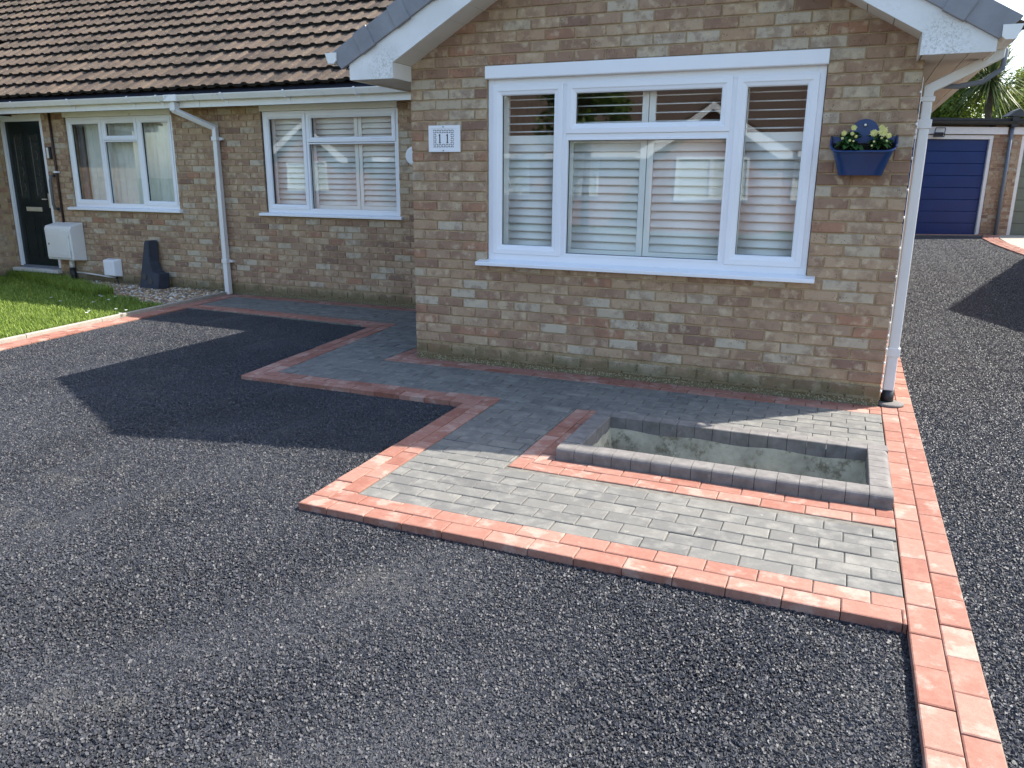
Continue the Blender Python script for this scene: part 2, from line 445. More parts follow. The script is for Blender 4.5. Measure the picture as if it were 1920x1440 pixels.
# ------------------------------------------------------------------ geometry helpers
WL = {}
class MB:
    def __init__(s):
        s.v = []
        s.f = []
        s.r = []          # per-vertex random (optional)
    def add(s, vs, fs, r=None):
        o = len(s.v)
        s.v.extend([tuple(p) for p in vs])
        s.f.extend([tuple(i + o for i in q) for q in fs])
        if r is not None:
            s.r.extend([r] * len(vs))
    def box(s, x0, x1, y0, y1, z0, z1, r=None):
        s.add([(x0, y0, z0), (x1, y0, z0), (x1, y1, z0), (x0, y1, z0), (x0, y0, z1), (x1, y0, z1), (x1, y1, z1), (x0, y1, z1)],
              [(0, 3, 2, 1), (4, 5, 6, 7), (0, 1, 5, 4), (1, 2, 6, 5), (2, 3, 7, 6), (3, 0, 4, 7)], r)
        return s
    def prism(s, poly, z0, z1, ch=0.0, r=None):
        """vertical prism over a CCW polygon, top edge chamfered by ch"""
        n = len(poly)
        cx = sum(p[0] for p in poly) / n
        cy = sum(p[1] for p in poly) / n
        ins = inset(poly, ch) if ch else poly
        vs_ = [(x, y, z0) for x, y in poly] + [(x, y, z1 - ch * 0.7) for x, y in poly] + ([(x, y, z1) for x, y in ins] if ch else [])
        fs = [tuple(range(n - 1, -1, -1))]
        for i in range(n):
            j = (i + 1) % n
            fs.append((i, j, n + j, n + i))
            if ch:
                fs.append((n + i, n + j, 2 * n + j, 2 * n + i))
        fs.append(tuple(range(2 * n, 3 * n)) if ch else tuple(range(n, 2 * n)))
        s.add(vs_, fs, r)
        return s
    def extr(s, prof, a, b, axis='x', closed=True):
        """extrude a 2-D profile between a and b along an axis (profile in the other two, cyclic order)"""
        n = len(prof)
        mk = {'x': lambda p, t: (t, p[0], p[1]), 'y': lambda p, t: (p[0], t, p[1]), 'z': lambda p, t: (p[0], p[1], t)}[axis]
        vs_ = [mk(p, a) for p in prof] + [mk(p, b) for p in prof]
        fs = []
        for i in range(n if closed else n - 1):
            j = (i + 1) % n
            fs.append((i, j, n + j, n + i))
        if closed:
            fs += [tuple(range(n - 1, -1, -1)), tuple(range(n, 2 * n))]
        s.add(vs_, fs)
        return s
    def tube(s, pts, rad, n=10, square=False, cap=True):
        pts = [Vector(p) for p in pts]
        rings = []
        up0 = Vector((0, 0, 1))
        for i, p in enumerate(pts):
            if i == 0:
                d = pts[1] - p
            elif i == len(pts) - 1:
                d = p - pts[-2]
            else:
                d = (pts[i + 1] - p).normalized() + (p - pts[i - 1]).normalized()
            d.normalize()
            ref = Vector((0, 1, 0)) if abs(d.y) < 0.8 else Vector((1, 0, 0))
            a = ref.cross(d).normalized()
            b = d.cross(a).normalized()
            rr = rad[i] if isinstance(rad, (list, tuple)) else rad
            k = n if not square else 4
            ring = []
            for j in range(k):
                t = 2 * math.pi * (j + (0.5 if square else 0)) / k
                q = rr * (1.41421 if square else 1)
                ring.append(p + a * math.cos(t) * q + b * math.sin(t) * q)
            rings.append(ring)
        k = len(rings[0])
        vs_ = [tuple(p) for r_ in rings for p in r_]
        fs = []
        for i in range(len(rings) - 1):
            for j in range(k):
                j2 = (j + 1) % k
                fs.append((i * k + j, i * k + j2, (i + 1) * k + j2, (i + 1) * k + j))
        if cap:
            fs += [tuple(range(k - 1, -1, -1)), tuple((len(rings) - 1) * k + j for j in range(k))]
        s.add(vs_, fs)
        return s
    def xf(s, fn):
        s.v = [tuple(fn(*p)) for p in s.v]
        return s
    def mesh(s, name, mat, smooth=False):
        me = bpy.data.meshes.new(name)
        me.from_pydata(s.v, [], s.f)
        if s.r:
            at = me.attributes.new('rnd', 'FLOAT', 'POINT')
            at.data.foreach_set('value', np.array(s.r, dtype=np.float32))
        if smooth:
            me.polygons.foreach_set('use_smooth', [True] * len(me.polygons))
        if mat:
            me.materials.append(M[mat] if isinstance(mat, str) else mat)
        return me
    def build(s, name, mat, parent=None, smooth=False, bevel=0.0, origin=None):
        a = np.array(s.v, dtype=float)
        lo, hi = a.min(0), a.max(0)
        o = Vector(((lo[0] + hi[0]) / 2, (lo[1] + hi[1]) / 2, lo[2])) if origin is None else Vector(origin)
        s.v = [(p[0] - o.x, p[1] - o.y, p[2] - o.z) for p in s.v]
        ob = bpy.data.objects.new(name, s.mesh(name, mat, smooth))
        link(ob, o, parent)
        if bevel:
            bv = ob.modifiers.new('edge', 'BEVEL')
            bv.width = bevel
            bv.segments = 2
            bv.limit_method = 'ANGLE'
        return ob

def link(ob, wloc, parent=None):
    COL.objects.link(ob)
    wloc = Vector(wloc)
    WL[ob.name] = wloc
    if parent is not None:
        ob.parent = parent
        ob.location = wloc - WL[parent.name]
    else:
        ob.location = wloc
    return ob

def inst(name, me, wloc, parent=None, rot=(0, 0, 0), scale=None):
    ob = bpy.data.objects.new(name, me)
    link(ob, wloc, parent)
    ob.rotation_euler = rot
    if scale:
        ob.scale = scale
    return ob

def tag(o, label, cat=None, group=None, kind=None):
    if label:
        o['label'] = label
    if cat:
        o['category'] = cat
    if group:
        o['group'] = group
    if kind:
        o['kind'] = kind
    return o

def thing(name, label, cat, loc=(0, 0, 0), group=None):
    o = bpy.data.objects.new(name, None)
    o.empty_display_size = 0.1
    link(o, loc)
    return tag(o, label, cat, group)

def inset(poly, d):
    n = len(poly)
    out = []
    for i in range(n):
        p0, p1, p2 = Vector(poly[i - 1]), Vector(poly[i]), Vector(poly[(i + 1) % n])
        e1 = (p1 - p0).normalized()
        e2 = (p2 - p1).normalized()
        n1 = Vector((-e1.y, e1.x))
        n2 = Vector((-e2.y, e2.x))
        b = n1 + n2
        if b.length < 1e-6:
            b = n1.copy()
        b.normalize()
        k = d / max(0.35, b.dot(n1))
        q = p1 + b * k
        out.append((q.x, q.y))
    return out

def clip(poly, a, b):
    """keep the part of poly left of the line a->b"""
    out = []
    def side(p):
        return (b[0] - a[0]) * (p[1] - a[1]) - (b[1] - a[1]) * (p[0] - a[0])
    n = len(poly)
    for i in range(n):
        p, q_ = poly[i], poly[(i + 1) % n]
        sp, sq = side(p), side(q_)
        if sp >= 0:
            out.append(p)
        if (sp > 0 and sq < 0) or (sp < 0 and sq > 0):
            t = sp / (sp - sq)
            out.append((p[0] + t * (q_[0] - p[0]), p[1] + t * (q_[1] - p[1])))
    res = []
    for p in out:
        if not res or (abs(p[0] - res[-1][0]) + abs(p[1] - res[-1][1])) > 1e-4:
            res.append(p)
    if len(res) > 1 and abs(res[0][0] - res[-1][0]) + abs(res[0][1] - res[-1][1]) < 1e-4:
        res.pop()
    return res

def area(poly):
    return 0.5 * abs(sum(poly[i][0] * poly[(i + 1) % len(poly)][1] - poly[(i + 1) % len(poly)][0] * poly[i][1] for i in range(len(poly))))

def gz(y):
    t = min(1.0, max(0.0, (y - 0.82) / 12.88))
    return 0.37 * t

# ------------------------------------------------------------------ ground sheets
def sheet(name, xs, ys, zf, mat, **kw):
    v = [(x, y, zf(x, y)) for y in ys for x in xs]
    nx = len(xs)
    f = [(j * nx + i, j * nx + i + 1, (j + 1) * nx + i + 1, (j + 1) * nx + i) for j in range(len(ys) - 1) for i in range(nx - 1)
         if not (kw.get('pit') and xs[i] == 2.0 and ys[j] == -1.80)]
    m = MB()
    m.v, m.f = v, f
    o = m.build(name, mat)
    o['kind'] = 'structure'
    return o

sheet('ground', [-400, -60, -12, -3, 2.0, 3.53, 6.2, 12, 60, 400], [-400, -60, -30, -8, -1.80, -1.14, 0.82, 4, 8, 13.7, 30, 60, 400], lambda x, y: gz(y) - 0.10, 'ground', pit=True)
sheet('road', [-60, -12, 12, 60], [-17.5, -12.0], lambda x, y: -0.085, 'road')

def zleft(x, y):
    return -0.038 + 0.024 * min(1, max(0, (0.5 - x) / 4.0))
def wavy(x, y):
    return 0.0028 * math.sin(3.1 * x + 1.3 * math.sin(2.3 * y)) * math.cos(2.7 * y + math.sin(1.9 * x)) + 0.0012 * math.sin(7.3 * x - 4.1 * y)
m = MB()
for (xa, xb, ya, yb_) in ((-3.9, 1.3, -2.76, 1.35), (-3.9, 3.7, -6.0, -2.76), (-3.9, 3.7, -12.0, -6.0)):
    nx_, ny_ = int((xb - xa) / 0.12), int((yb_ - ya) / 0.12)
    o_ = len(m.v)
    for j in range(ny_ + 1):
        for i in range(nx_ + 1):
            x, y = xa + (xb - xa) * i / nx_, ya + (yb_ - ya) * j / ny_
            m.v.append((x, y, zleft(x, y) - 0.0030 + wavy(x, y) * 0.9))
    for j in range(ny_):
        for i in range(nx_):
            a = o_ + j * (nx_ + 1) + i
            m.f.append((a, a + 1, a + nx_ + 2, a + nx_ + 1))
o = m.build('driveway', 'asphalt', None, True)
o['kind'] = 'structure'
sheet('side_drive', [3.70, 4.4, 5.2, 6.0, 6.9], [-12.0, -6, -2, 0.82, 3, 5, 7, 9, 11, 13.7, 14.8], lambda x, y: gz(y) - 0.0148, 'asphalt')

CHIP = {}
def chippings(name, label, x0, x1, y0, y1, za, zb, ramp_y=False):
    """coated stones of the open-textured surface: one seamless patch, repeated over the sheet"""
    S = 0.64
    if name not in CHIP:
        m = MB()
        cube = np.array([(-1, -1, -1), (1, -1, -1), (1, 1, -1), (-1, 1, -1), (-1, -1, 1), (1, -1, 1), (1, 1, 1), (-1, 1, 1)], float) * 0.62
        cf = [(4, 5, 6, 7), (0, 1, 5, 4), (1, 2, 6, 5), (2, 3, 7, 6), (3, 0, 4, 7)]
        n = 8800
        P = (rng.random((n, 2)) - 0.5) * S
        rr = 0.0026 + 0.0046 * rng.random(n) ** 2.2
        jit = 1 + 0.5 * (rng.random((n, 8, 3)) - 0.5)
        ang = rng.random((n, 3)) * 6.283
        zz = (rng.random(n) - 0.62) * 0.0035
        tone = rng.random(n)
        for i in range(n):
            c = cube * jit[i] * rr[i] * np.array([1.25, 1.0, 0.8])
            R_ = np.array(Matrix.Rotation(ang[i, 0], 3, 'Z') @ Matrix.Rotation(ang[i, 1] * 0.2, 3, 'X') @ Matrix.Rotation(ang[i, 2] * 0.2, 3, 'Y'))
            m.add(c @ R_.T + np.array([P[i, 0], P[i, 1], zz[i] - 0.2 * rr[i]]), cf, float(tone[i]))
        CHIP[name] = m
    m = CHIP[name]
    me = CHIP.setdefault(name + '_mesh', None) or m.mesh(name, 'chip')
    CHIP[name + '_mesh'] = me
    ob = bpy.data.objects.new(name, me)
    link(ob, (0, 0, 0))
    tag(ob, label, None, None, 'stuff')
    g = bpy.data.node_groups.new(name, 'GeometryNodeTree')
    g.interface.new_socket('Geometry', in_out='INPUT', socket_type='NodeSocketGeometry')
    g.interface.new_socket('Geometry', in_out='OUTPUT', socket_type='NodeSocketGeometry')
    N, L = g.nodes, g.links
    gi, go = N.new('NodeGroupInput'), N.new('NodeGroupOutput')
    nx, ny = int(math.ceil((x1 - x0) / (S * 0.96) - 0.02)), int(math.ceil((y1 - y0) / (S * 0.96) - 0.02))
    gr = N.new('GeometryNodeMeshGrid')
    gr.inputs['Size X'].default_value = (nx - 1) * S * 0.96
    gr.inputs['Size Y'].default_value = (ny - 1) * S * 0.96
    gr.inputs['Vertices X'].default_value = nx
    gr.inputs['Vertices Y'].default_value = ny
    sp = N.new('GeometryNodeSetPosition')
    L.new(gr.outputs['Mesh'], sp.inputs['Geometry'])
    po = N.new('GeometryNodeInputPosition')
    sx = N.new('ShaderNodeSeparateXYZ')
    L.new(po.outputs[0], sx.inputs[0])
    ax = N.new('ShaderNodeMath')
    ax.operation = 'ADD'
    ax.inputs[1].default_value = (x0 + x1) / 2
    L.new(sx.outputs[0], ax.inputs[0])
    mr = N.new('ShaderNodeMapRange')
    mr.inputs['From Min'].default_value = -3.5
    mr.inputs['From Max'].default_value = 0.5
    mr.inputs['To Min'].default_value = za
    mr.inputs['To Max'].default_value = zb
    L.new(ax.outputs[0], mr.inputs['Value'])
    if ramp_y:
        ax.inputs[1].default_value = (y0 + y1) / 2
        L.new(sx.outputs[1], ax.inputs[0])
        mr.inputs['From Min'].default_value = 0.82
        mr.inputs['From Max'].default_value = 13.7
    cb = N.new('ShaderNodeCombineXYZ')
    cb.inputs[0].default_value = (x0 + x1) / 2
    cb.inputs[1].default_value = (y0 + y1) / 2
    L.new(mr.outputs[0], cb.inputs[2])
    L.new(cb.outputs[0], sp.inputs['Offset'])
    ri = N.new('FunctionNodeRandomValue')
    ri.data_type = 'INT'
    ri.inputs[4].default_value = 0
    ri.inputs[5].default_value = 3
    mu = N.new('ShaderNodeMath')
    mu.operation = 'MULTIPLY'
    mu.inputs[1].default_value = math.pi / 2
    L.new(ri.outputs[2], mu.inputs[0])
    cr = N.new('ShaderNodeCombineXYZ')
    L.new(mu.outputs[0], cr.inputs[2])
    if ramp_y:
        gt = N.new('ShaderNodeMath')
        gt.operation = 'GREATER_THAN'
        gt.inputs[1].default_value = 0.9
        L.new(sx.outputs[1], gt.inputs[0])     # evaluated on the placed points
        ti = N.new('ShaderNodeMath')
        ti.operation = 'MULTIPLY'
        ti.inputs[1].default_value = math.atan(0.37 / 12.88)
        L.new(gt.outputs[0], ti.inputs[0])
        # half turns only; the tilt flips with them
        ri.inputs[5].default_value = 1
        mu.inputs[1].default_value = math.pi
        sg_ = N.new('ShaderNodeMath')
        sg_.operation = 'MULTIPLY_ADD'
        sg_.inputs[1].default_value = -2.0
        sg_.inputs[2].default_value = 1.0
        L.new(ri.outputs[2], sg_.inputs[0])
        m2 = N.new('ShaderNodeMath')
        m2.operation = 'MULTIPLY'
        L.new(ti.outputs[0], m2.inputs[0])
        L.new(sg_.outputs[0], m2.inputs[1])
        L.new(m2.outputs[0], cr.inputs[0])
    ip = N.new('GeometryNodeInstanceOnPoints')
    L.new(sp.outputs[0], ip.inputs['Points'])
    L.new(gi.outputs[0], ip.inputs['Instance'])
    L.new(cr.outputs[0], ip.inputs['Rotation'])
    L.new(ip.outputs[0], go.inputs[0])
    md = ob.modifiers.new('spread', 'NODES')
    md.node_group = g
    return ob

chippings('driveway_chippings', 'dark tarmac stones of the driveway in the notch beside the paved path', -3.5, 1.3, -2.80, 1.2, -0.014, -0.038)
chippings('driveway_chippings', 'dark tarmac stones of the open driveway in front of the red block edge', -3.5, 3.70, -5.25, -2.76, -0.014, -0.038)
chippings('side_drive_chippings', 'coarse black tarmac stones covering the narrow drive beside the wall', 3.80, 6.26, -5.3, 13.7, -0.012, 0.358, True)

# ------------------------------------------------------------------ block paving
pvb = MB()
pvb.prism([(-3.95, 1.15), (-1.1, 1.08), (-0.86, -1.08), (1.02, -1.06), (1.022, -1.13), (3.602, -1.13), (3.602, 2.24), (-4.05, 2.24)], -0.07, -0.007)
pvb.box(1.04, 1.99, -2.88, -1.1302, -0.07, -0.0072)
pvb.box(1.9902, 3.602, -2.88, -1.82, -0.07, -0.0074)
pvb.box(3.545, 3.602, -1.8198, -1.1302, -0.07, -0.0076)
paving = pvb.build('paving', 'sand')
paving['kind'] = 'structure'
_cache = {}
GREYS = []

def put_block(poly, ztop, kind, parent, name, th=0.055, ch=0.004):
    if len(poly) < 3 or area(poly) < 0.0006:
        return
    cx = sum(p[0] for p in poly) / len(poly)
    cy = sum(p[1] for p in poly) / len(poly)
    dz = random.uniform(-0.0022, 0.0022)
    if kind == 'grey':
        GREYS.append((poly, cx, cy, ztop + dz))
        return
    MB_block(poly, ztop + dz, 'red', parent, name, th, ch)

def MB_block(poly, ztop, mat, parent, name, th=0.055, ch=0.004):
    cx = sum(p[0] for p in poly) / len(poly)
    cy = sum(p[1] for p in poly) / len(poly)
    key = (mat, th, ch, tuple((round((p[0] - cx) * 500), round((p[1] - cy) * 500)) for p in poly))
    if key not in _cache:
        _cache[key] = MB().prism([(p[0] - cx, p[1] - cy) for p in poly], -th, 0, ch).mesh(name, mat)
    return inst(name, _cache[key], (cx, cy, ztop), parent, (random.uniform(-.006, .006), random.uniform(-.006, .006), 0))

J = 0.0038   # joint
def strip(p0, p1, side, rows, parent, name='red_block', z=0.0, cuts=(), phase=0.0, zf=None, w=0.1, ln=0.2):
    """rows of red blocks laid lengthwise from p0 to p1; side=+1 builds to the left of the direction. cuts: mitre lines (keep left)"""
    p0, p1 = Vector(p0), Vector(p1)
    d = (p1 - p0)
    Ln = d.length
    d.normalize()
    nrm = Vector((-d.y, d.x)) * side
    for r in range(rows):
        t = -ln * ((phase + 0.5 * r) % 1.0)
        while t < Ln:
            a, b = max(t, 0), min(t + ln, Ln)
            if b - a > 0.012:
                q = [p0 + d * (a + J / 2) + nrm * (r * w + J / 2), p0 + d * (b - J / 2) + nrm * (r * w + J / 2),
                     p0 + d * (b - J / 2) + nrm * ((r + 1) * w - J / 2), p0 + d * (a + J / 2) + nrm * ((r + 1) * w - J / 2)]
                q = [(v.x, v.y) for v in q]
                if side < 0:
                    q.reverse()
                for c in cuts:
                    if len(q) >= 3:
                        q = clip(q, *c)
                if len(q) >= 3:
                    zz = z if zf is None else zf(sum(v[1] for v in q) / len(q))
                    put_block(q, zz, 'red', parent, name)
            t += ln

# key plan points
A = (1.03, -2.92)
RX = 3.605
N1 = (0.985, -1.10)
P2 = (-0.90, -1.13)
N2 = (-1.135, 1.07)
LX = lambda y: -3.583 - 0.119 * (y - 0.0)      # inner edge of the lawn border
L2 = (LX(1.17), 1.17)
def off(p, q):
    return (p[0] + q[0], p[1] + q[1])
mA = (A, off(A, (0.2, 0.2)))
# front edge, outer line y=-2.92, blocks towards +y
strip(A, (RX, -2.92), 1, 2, paving, cuts=[(off(mA[1], (0, 0)), mA[0])], phase=0.2)
# column from A up to the first notch
strip(A, off(N1, (-0.005, 0.2)), -1, 2, paving, cuts=[(mA[0], mA[1]), (off(N1, (0.2, 0.2)), N1)], phase=0.45)
# edge from the notch to the second point
strip(P2, off(N1, (0.2, 0.02)), 1, 2, paving, cuts=[(off(P2, (0.17, 0.2)), P2), (N1, off(N1, (0.2, 0.2)))], phase=0.1)
strip(P2, off(N2, (-0.02, 0.2)), -1, 2, paving, cuts=[(P2, off(P2, (0.17, 0.2))), (off(N2, (0.19, 0.24)), N2)], phase=0.6)
strip(L2, off(N2, (0.2, 0.0)), 1, 2, paving, cuts=[(N2, off(N2, (0.19, 0.24)))], phase=0.3)
# along the foot of the walls
strip((-0.2, -0.205), (RX, -0.205), 1, 2, paving, cuts=[((0, 0.0), (-0.205, -0.205))], phase=0.35)
strip((-0.2, -0.2), (-0.2, 2.24), -1, 2, paving, cuts=[((-0.205, -0.205), (0, 0))], phase=0.1)
strip((LX(2.05) - 0.02, 2.04), (-0.21, 2.04), 1, 2, paving, phase=0.5)
# around the raised bed
B0, B1, B2 = (1.735, -2.075), (1.735, -0.90), (RX, -2.075)
strip(B0, B2, 1, 2, paving, cuts=[((1.935, -1.875), B0)], phase=0.55)
strip(B0, B1, -1, 2, paving, cuts=[(B0, (1.935, -1.875))], phase=0.2)

# grey field, rows parallel to the front wall
def grey_span(y0, y1):
    ym = (y0 + y1) / 2
    inL = lambda y: P2[0] + 0.205 + (N2[0] - P2[0]) * (y - P2[1]) / (N2[1] - P2[1])
    sp = []
    if ym > -0.205:
        if ym < 1.27:
            sp.append((inL(ym), -0.203))
        elif ym < 1.38:
            sp.append((-0.93, -0.203))
        elif ym < 2.04:
            sp.append((LX(ym) + 0.02, -0.203))
    elif ym > -0.90:
        sp.append((inL(max(ym, -0.93)) if ym > -0.9 else 0, RX - 0.003))
    elif ym > -2.72:
        x0 = 1.222 if ym > -0.9 else 1.235 - (ym + 0.9) * -0.022
        x0 = 1.19 + (A[0] - N1[0]) * (ym + 0.9) / -1.8
        if ym > -2.075:
            sp.append((x0, 1.732))
            if ym > -1.085:
                sp.append((1.938, RX - 0.003))
        else:
            sp.append((x0, RX - 0.003))
    return sp
H = 0.1008
row = 0
y = 2.04
rows_y = []
y = -0.205
while y > -2.70:
    rows_y.append((y - H, y))
    y -= H
y = -0.205
while y < 2.03:
    rows_y.append((y, min(y + H, 2.04)))
    y += H
rows_y.sort()
for i, (ya, yb) in enumerate(rows_y):
    for (xa, xb) in grey_span(ya, yb):
        t = -6.0 + (0.1 if i % 2 else 0.0) + random.uniform(-0.012, 0.012)
        while t < xb:
            a, b = max(t, xa), min(t + 0.2, xb)
            if b - a > 0.018:
                put_block([(a + J / 2, ya + J / 2), (b - J / 2, ya + J / 2), (b - J / 2, yb - J / 2), (a + J / 2, yb - J / 2)], 0.0, 'grey', paving, 'grey_block')
            t += 0.2
GREYS.sort(key=lambda g: (g[1] - 3.27) ** 2 + (g[2] + 5.65) ** 2 + (60 if (g[2] > 0.05 and g[1] > -0.4) else 0))
gs = MB()
for i, (poly, cx, cy, zt) in enumerate(GREYS):
    if i < 300:
        MB_block(poly, zt, 'grey', paving, 'grey_block')
    else:
        gs.prism(poly, zt - 0.05, zt, 0.004, random.random())
o = gs.build('grey_block_field', 'grey_s', paving)
o['kind'] = 'stuff'

# border between the paving and the side drive
border = MB().box(RX + 0.006, 3.806, -7.0, 4.0, -0.08, -0.008).build('drive_border', 'sand')
border['kind'] = 'structure'
strip((RX, -6.5), (RX, 2.9), -1, 2, border, phase=0.35, zf=lambda y: gz(y) * 0.6 + 0.001)
# border between the lawn and the driveway
yb0, yb1 = -5.5, 2.2
lawn_border = MB().prism([(LX(yb0) - 0.2, yb0), (LX(yb0) - .004, yb0), (LX(yb1) - .004, yb1), (LX(yb1) - 0.2, yb1)], -0.08, -0.008).build('lawn_border', 'sand')
lawn_border['kind'] = 'structure'
strip((LX(-4.5), -4.5), (LX(yb1), yb1), 1, 2, lawn_border, phase=0.15)
edging = thing('concrete_edging', 'pale concrete path edging between the lawn and the red blocks', 'edging', (LX(0) - 0.23, 0, 0))
y = -4.5
while y < 2.1:
    y2 = min(y + 0.914, 2.2)
    MB().prism([(LX(y) - 0.253, y + .003), (LX(y) - 0.204, y + .003), (LX(y2) - 0.204, y2 - .003), (LX(y2) - 0.253, y2 - .003)], -0.1, 0.035, 0.008).build('edging_length', 'concrete', edging)
    y = y2
# red border by the garages
fb = [(6.02, 14.25), (5.86, 13.3), (5.90, 12.2), (6.02, 11.0), (6.22, 9.6), (6.5, 8.2)]
fbm = MB()
for i in range(len(fb) - 1):
    p, q_ = fb[i], fb[i + 1]
    fbm.prism([p, q_, (q_[0] + 0.30, q_[1]), (p[0] + 0.30, p[1])], -0.05 + gz(q_[1]), gz(min(p[1], q_[1])) - 0.004)
far_border = fbm.build('garage_drive_border', 'sand')
far_border['kind'] = 'structure'
for i in range(len(fb) - 1):
    strip(fb[i], fb[i + 1], 1, 3, far_border, phase=0.3 * i, zf=lambda y: gz(y) + 0.012)
sheet('garage_apron', [6.2, 7.0, 10.0], [8.0, 11, 13.7, 16.0], lambda x, y: gz(y) + 0.004, 'concrete')

# ------------------------------------------------------------------ brickwork
CO = 0.0763
def zk(k):
    return 0.075 + CO * k if k >= 1 else 0.052
brick_meshes = {}
def brick_mesh(w, h, var):
    key = (round(w, 3), round(h, 3), var)
    if key in brick_meshes:
        return brick_meshes[key]
    rs = random.Random(hash(key) & 0xffff)
    d, c = 0.05, 0.0045
    m = MB()
    jit = lambda k=0.0016: rs.uniform(-k, k)
    x0, x1, z0, z1 = -w / 2, w / 2, -h / 2, h / 2
    # front ring (chamfered, a little ragged), middle ring, back ring; front looks to -y
    fr = [(x0 + c + jit(), jit(.0006), z0 + c + jit()), (x1 - c + jit(), jit(.0006), z0 + c + jit()),
          (x1 - c + jit(), jit(.0006), z1 - c + jit()), (x0 + c + jit(), jit(.0006), z1 - c + jit())]
    md = [(x0 + jit(), c, z0 + jit()), (x1 + jit(), c, z0 + jit()), (x1 + jit(), c, z1 + jit()), (x0 + jit(), c, z1 + jit())]
    bk = [(x, d, z) for x, _, z in md]
    fs = [(0, 1, 2, 3)]
    for a, b in ((0, 4), (4, 8)):
        for i in range(4):
            j = (i + 1) % 4
            fs.append((b + i, b + j, a + j, a + i))
    m.add(fr + md + bk, fs)
    brick_meshes[key] = m.mesh('brick', 'brick')
    return brick_meshes[key]

def brick_rects(x0, x1, k0, k1, holes, slope=None, start_full=0, z_of=zk):
    """stretcher bond between x0 and x1; holes are (xa, xb, za, zb)"""
    out = []
    for n in range(k0, k1 + 1):
        za = z_of(n - 1) + 0.005
        zb = z_of(n) - 0.005
        if n == 1:
            zb -= 0.016
        zm = (za + zb) / 2
        lo, hi = x0, x1
        if slope:
            lo, hi = slope(zm, lo, hi)
            if hi - lo < 0.1:
                continue
        t = x0 - (0.0 if (n + start_full) % 2 == 0 else 0.1125)
        while t < hi:
            a, b = max(t, lo), min(t + 0.215, hi)
            segs = [(a, b)] if b - a > 0.02 else []
            for (ha, hb, hza, hzb) in holes:
                if hza - 0.02 < zm < hzb + 0.005:
                    ns = []
                    for (p, q_) in segs:
                        if q_ <= ha or p >= hb:
                            ns.append((p, q_))
                        else:
                            if ha - p > 0.02:
                                ns.append((p, ha))
                            if q_ - hb > 0.02:
                                ns.append((hb, q_))
                    segs = ns
            for (p, q_) in segs:
                out.append((p, q_, za, zb))
            t += 0.225
    return out

def lay_bricks(rects, yface, parent, limit, keyf, joined, joined_mat='brick_s'):
    """the `limit` best by keyf become single bricks, the rest go into the joined mesh"""
    rects = sorted(rects, key=keyf)
    for i, (a, b, za, zb) in enumerate(rects):
        y_ = yface + random.uniform(-0.0015, 0.0015)
        if i < limit:
            me = brick_mesh(b - a, zb - za, random.randrange(5))
            inst('brick', me, ((a + b) / 2, y_, (za + zb) / 2), parent)
        else:
            r = random.random()
            c = 0.004
            joined.add([(a + c, y_, za + c), (b - c, y_, za + c), (b - c, y_, zb - c), (a + c, y_, zb - c),
                        (a, y_ + c, za), (b, y_ + c, za), (b, y_ + c, zb), (a, y_ + c, zb),
                        (a, y_ + .05, za), (b, y_ + .05, za), (b, y_ + .05, zb), (a, y_ + .05, zb)],
                       [(0, 1, 2, 3)] + [(4 + i2, 4 + (i2 + 1) % 4, (i2 + 1) % 4, i2) for i2 in range(4)] +
                       [(8 + i2, 8 + (i2 + 1) % 4, 4 + (i2 + 1) % 4, 4 + i2) for i2 in range(4)], r)

def wall_core(m, x0, x1, z0, z1, yf, th, holes):
    """mortar body with openings, front face at yf"""
    zs = sorted({z0, z1} | {h[2] for h in holes} | {h[3] for h in holes})
    for za, zb in zip(zs[:-1], zs[1:]):
        zm = (za + zb) / 2
        xs = [(x0, x1)]
        for h in holes:
            if h[2] < zm < h[3]:
                ns = []
                for a, b in xs:
                    if h[1] <= a or h[0] >= b:
                        ns.append((a, b))
                    else:
                        if h[0] > a:
                            ns.append((a, h[0]))
                        if h[1] < b:
                            ns.append((h[1], b))
                xs = ns
        for a, b in xs:
            m.box(a, b, yf, yf + th, za, zb)

W = 3.59
MW = 2.25                     # plane of the set-back wall
SLOPE = 0.572                 # bay roof pitch
ZS = 2.318                    # soffit line meets the bay wall
WX0, WX1 = 0.655, 3.045       # bay window opening
WZ0, WZ1 = zk(10), zk(29)
bung = thing('bungalow', 'buff brick bungalow with projecting gabled bay and white shuttered windows', 'house', (1.8, 2.0, 0))
PARTY = -4.04

# bay front wall
hole_bay = [(WX0, WX1, WZ0, WZ1)]
m = MB()
wall_core(m, 0.004, W - 0.004, -0.08, 2.30, 0.009, 0.22, hole_bay)
apex = ZS + SLOPE * (W / 2)
m.extr([(0.004, 2.30), (W - 0.004, 2.30), (W / 2, apex)], 0.009, 0.229, 'y')
bay_wall = m.build('wall', 'mortar', bung)
# side returns of the bay
m = MB()
m.box(0.004, 0.22, 0.23, MW + 0.2, -0.08, 2.30)
m.box(W - 0.22, W - 0.004, 0.23, 9.0, -0.08, 2.30)
side_wall = m.build('side_wall', 'mortar', bung)

def gable(zm, lo, hi):
    if zm < 2.30:
        return lo, hi
    e = (zm - 2.30) / SLOPE - 0.06
    return max(lo, e), min(hi, W - e)
rects = brick_rects(0.0, W, 0, 41, hole_bay, gable)
# foot course sits lower
rects = [(a, b, (-0.05 if za < 0.03 else za), zb) for a, b, za, zb in rects]
joined = MB()
vis_top = 2.66
lay_bricks(rects, 0.0, bay_wall, 300, lambda r: (0 if 0.0 < r[3] < vis_top else 10) - 0.2 * abs(r[0] - 1.0) * 0 + abs((r[2] + r[3]) / 2 - 1.2) - 0.25 * (r[0] > 2.9), joined)
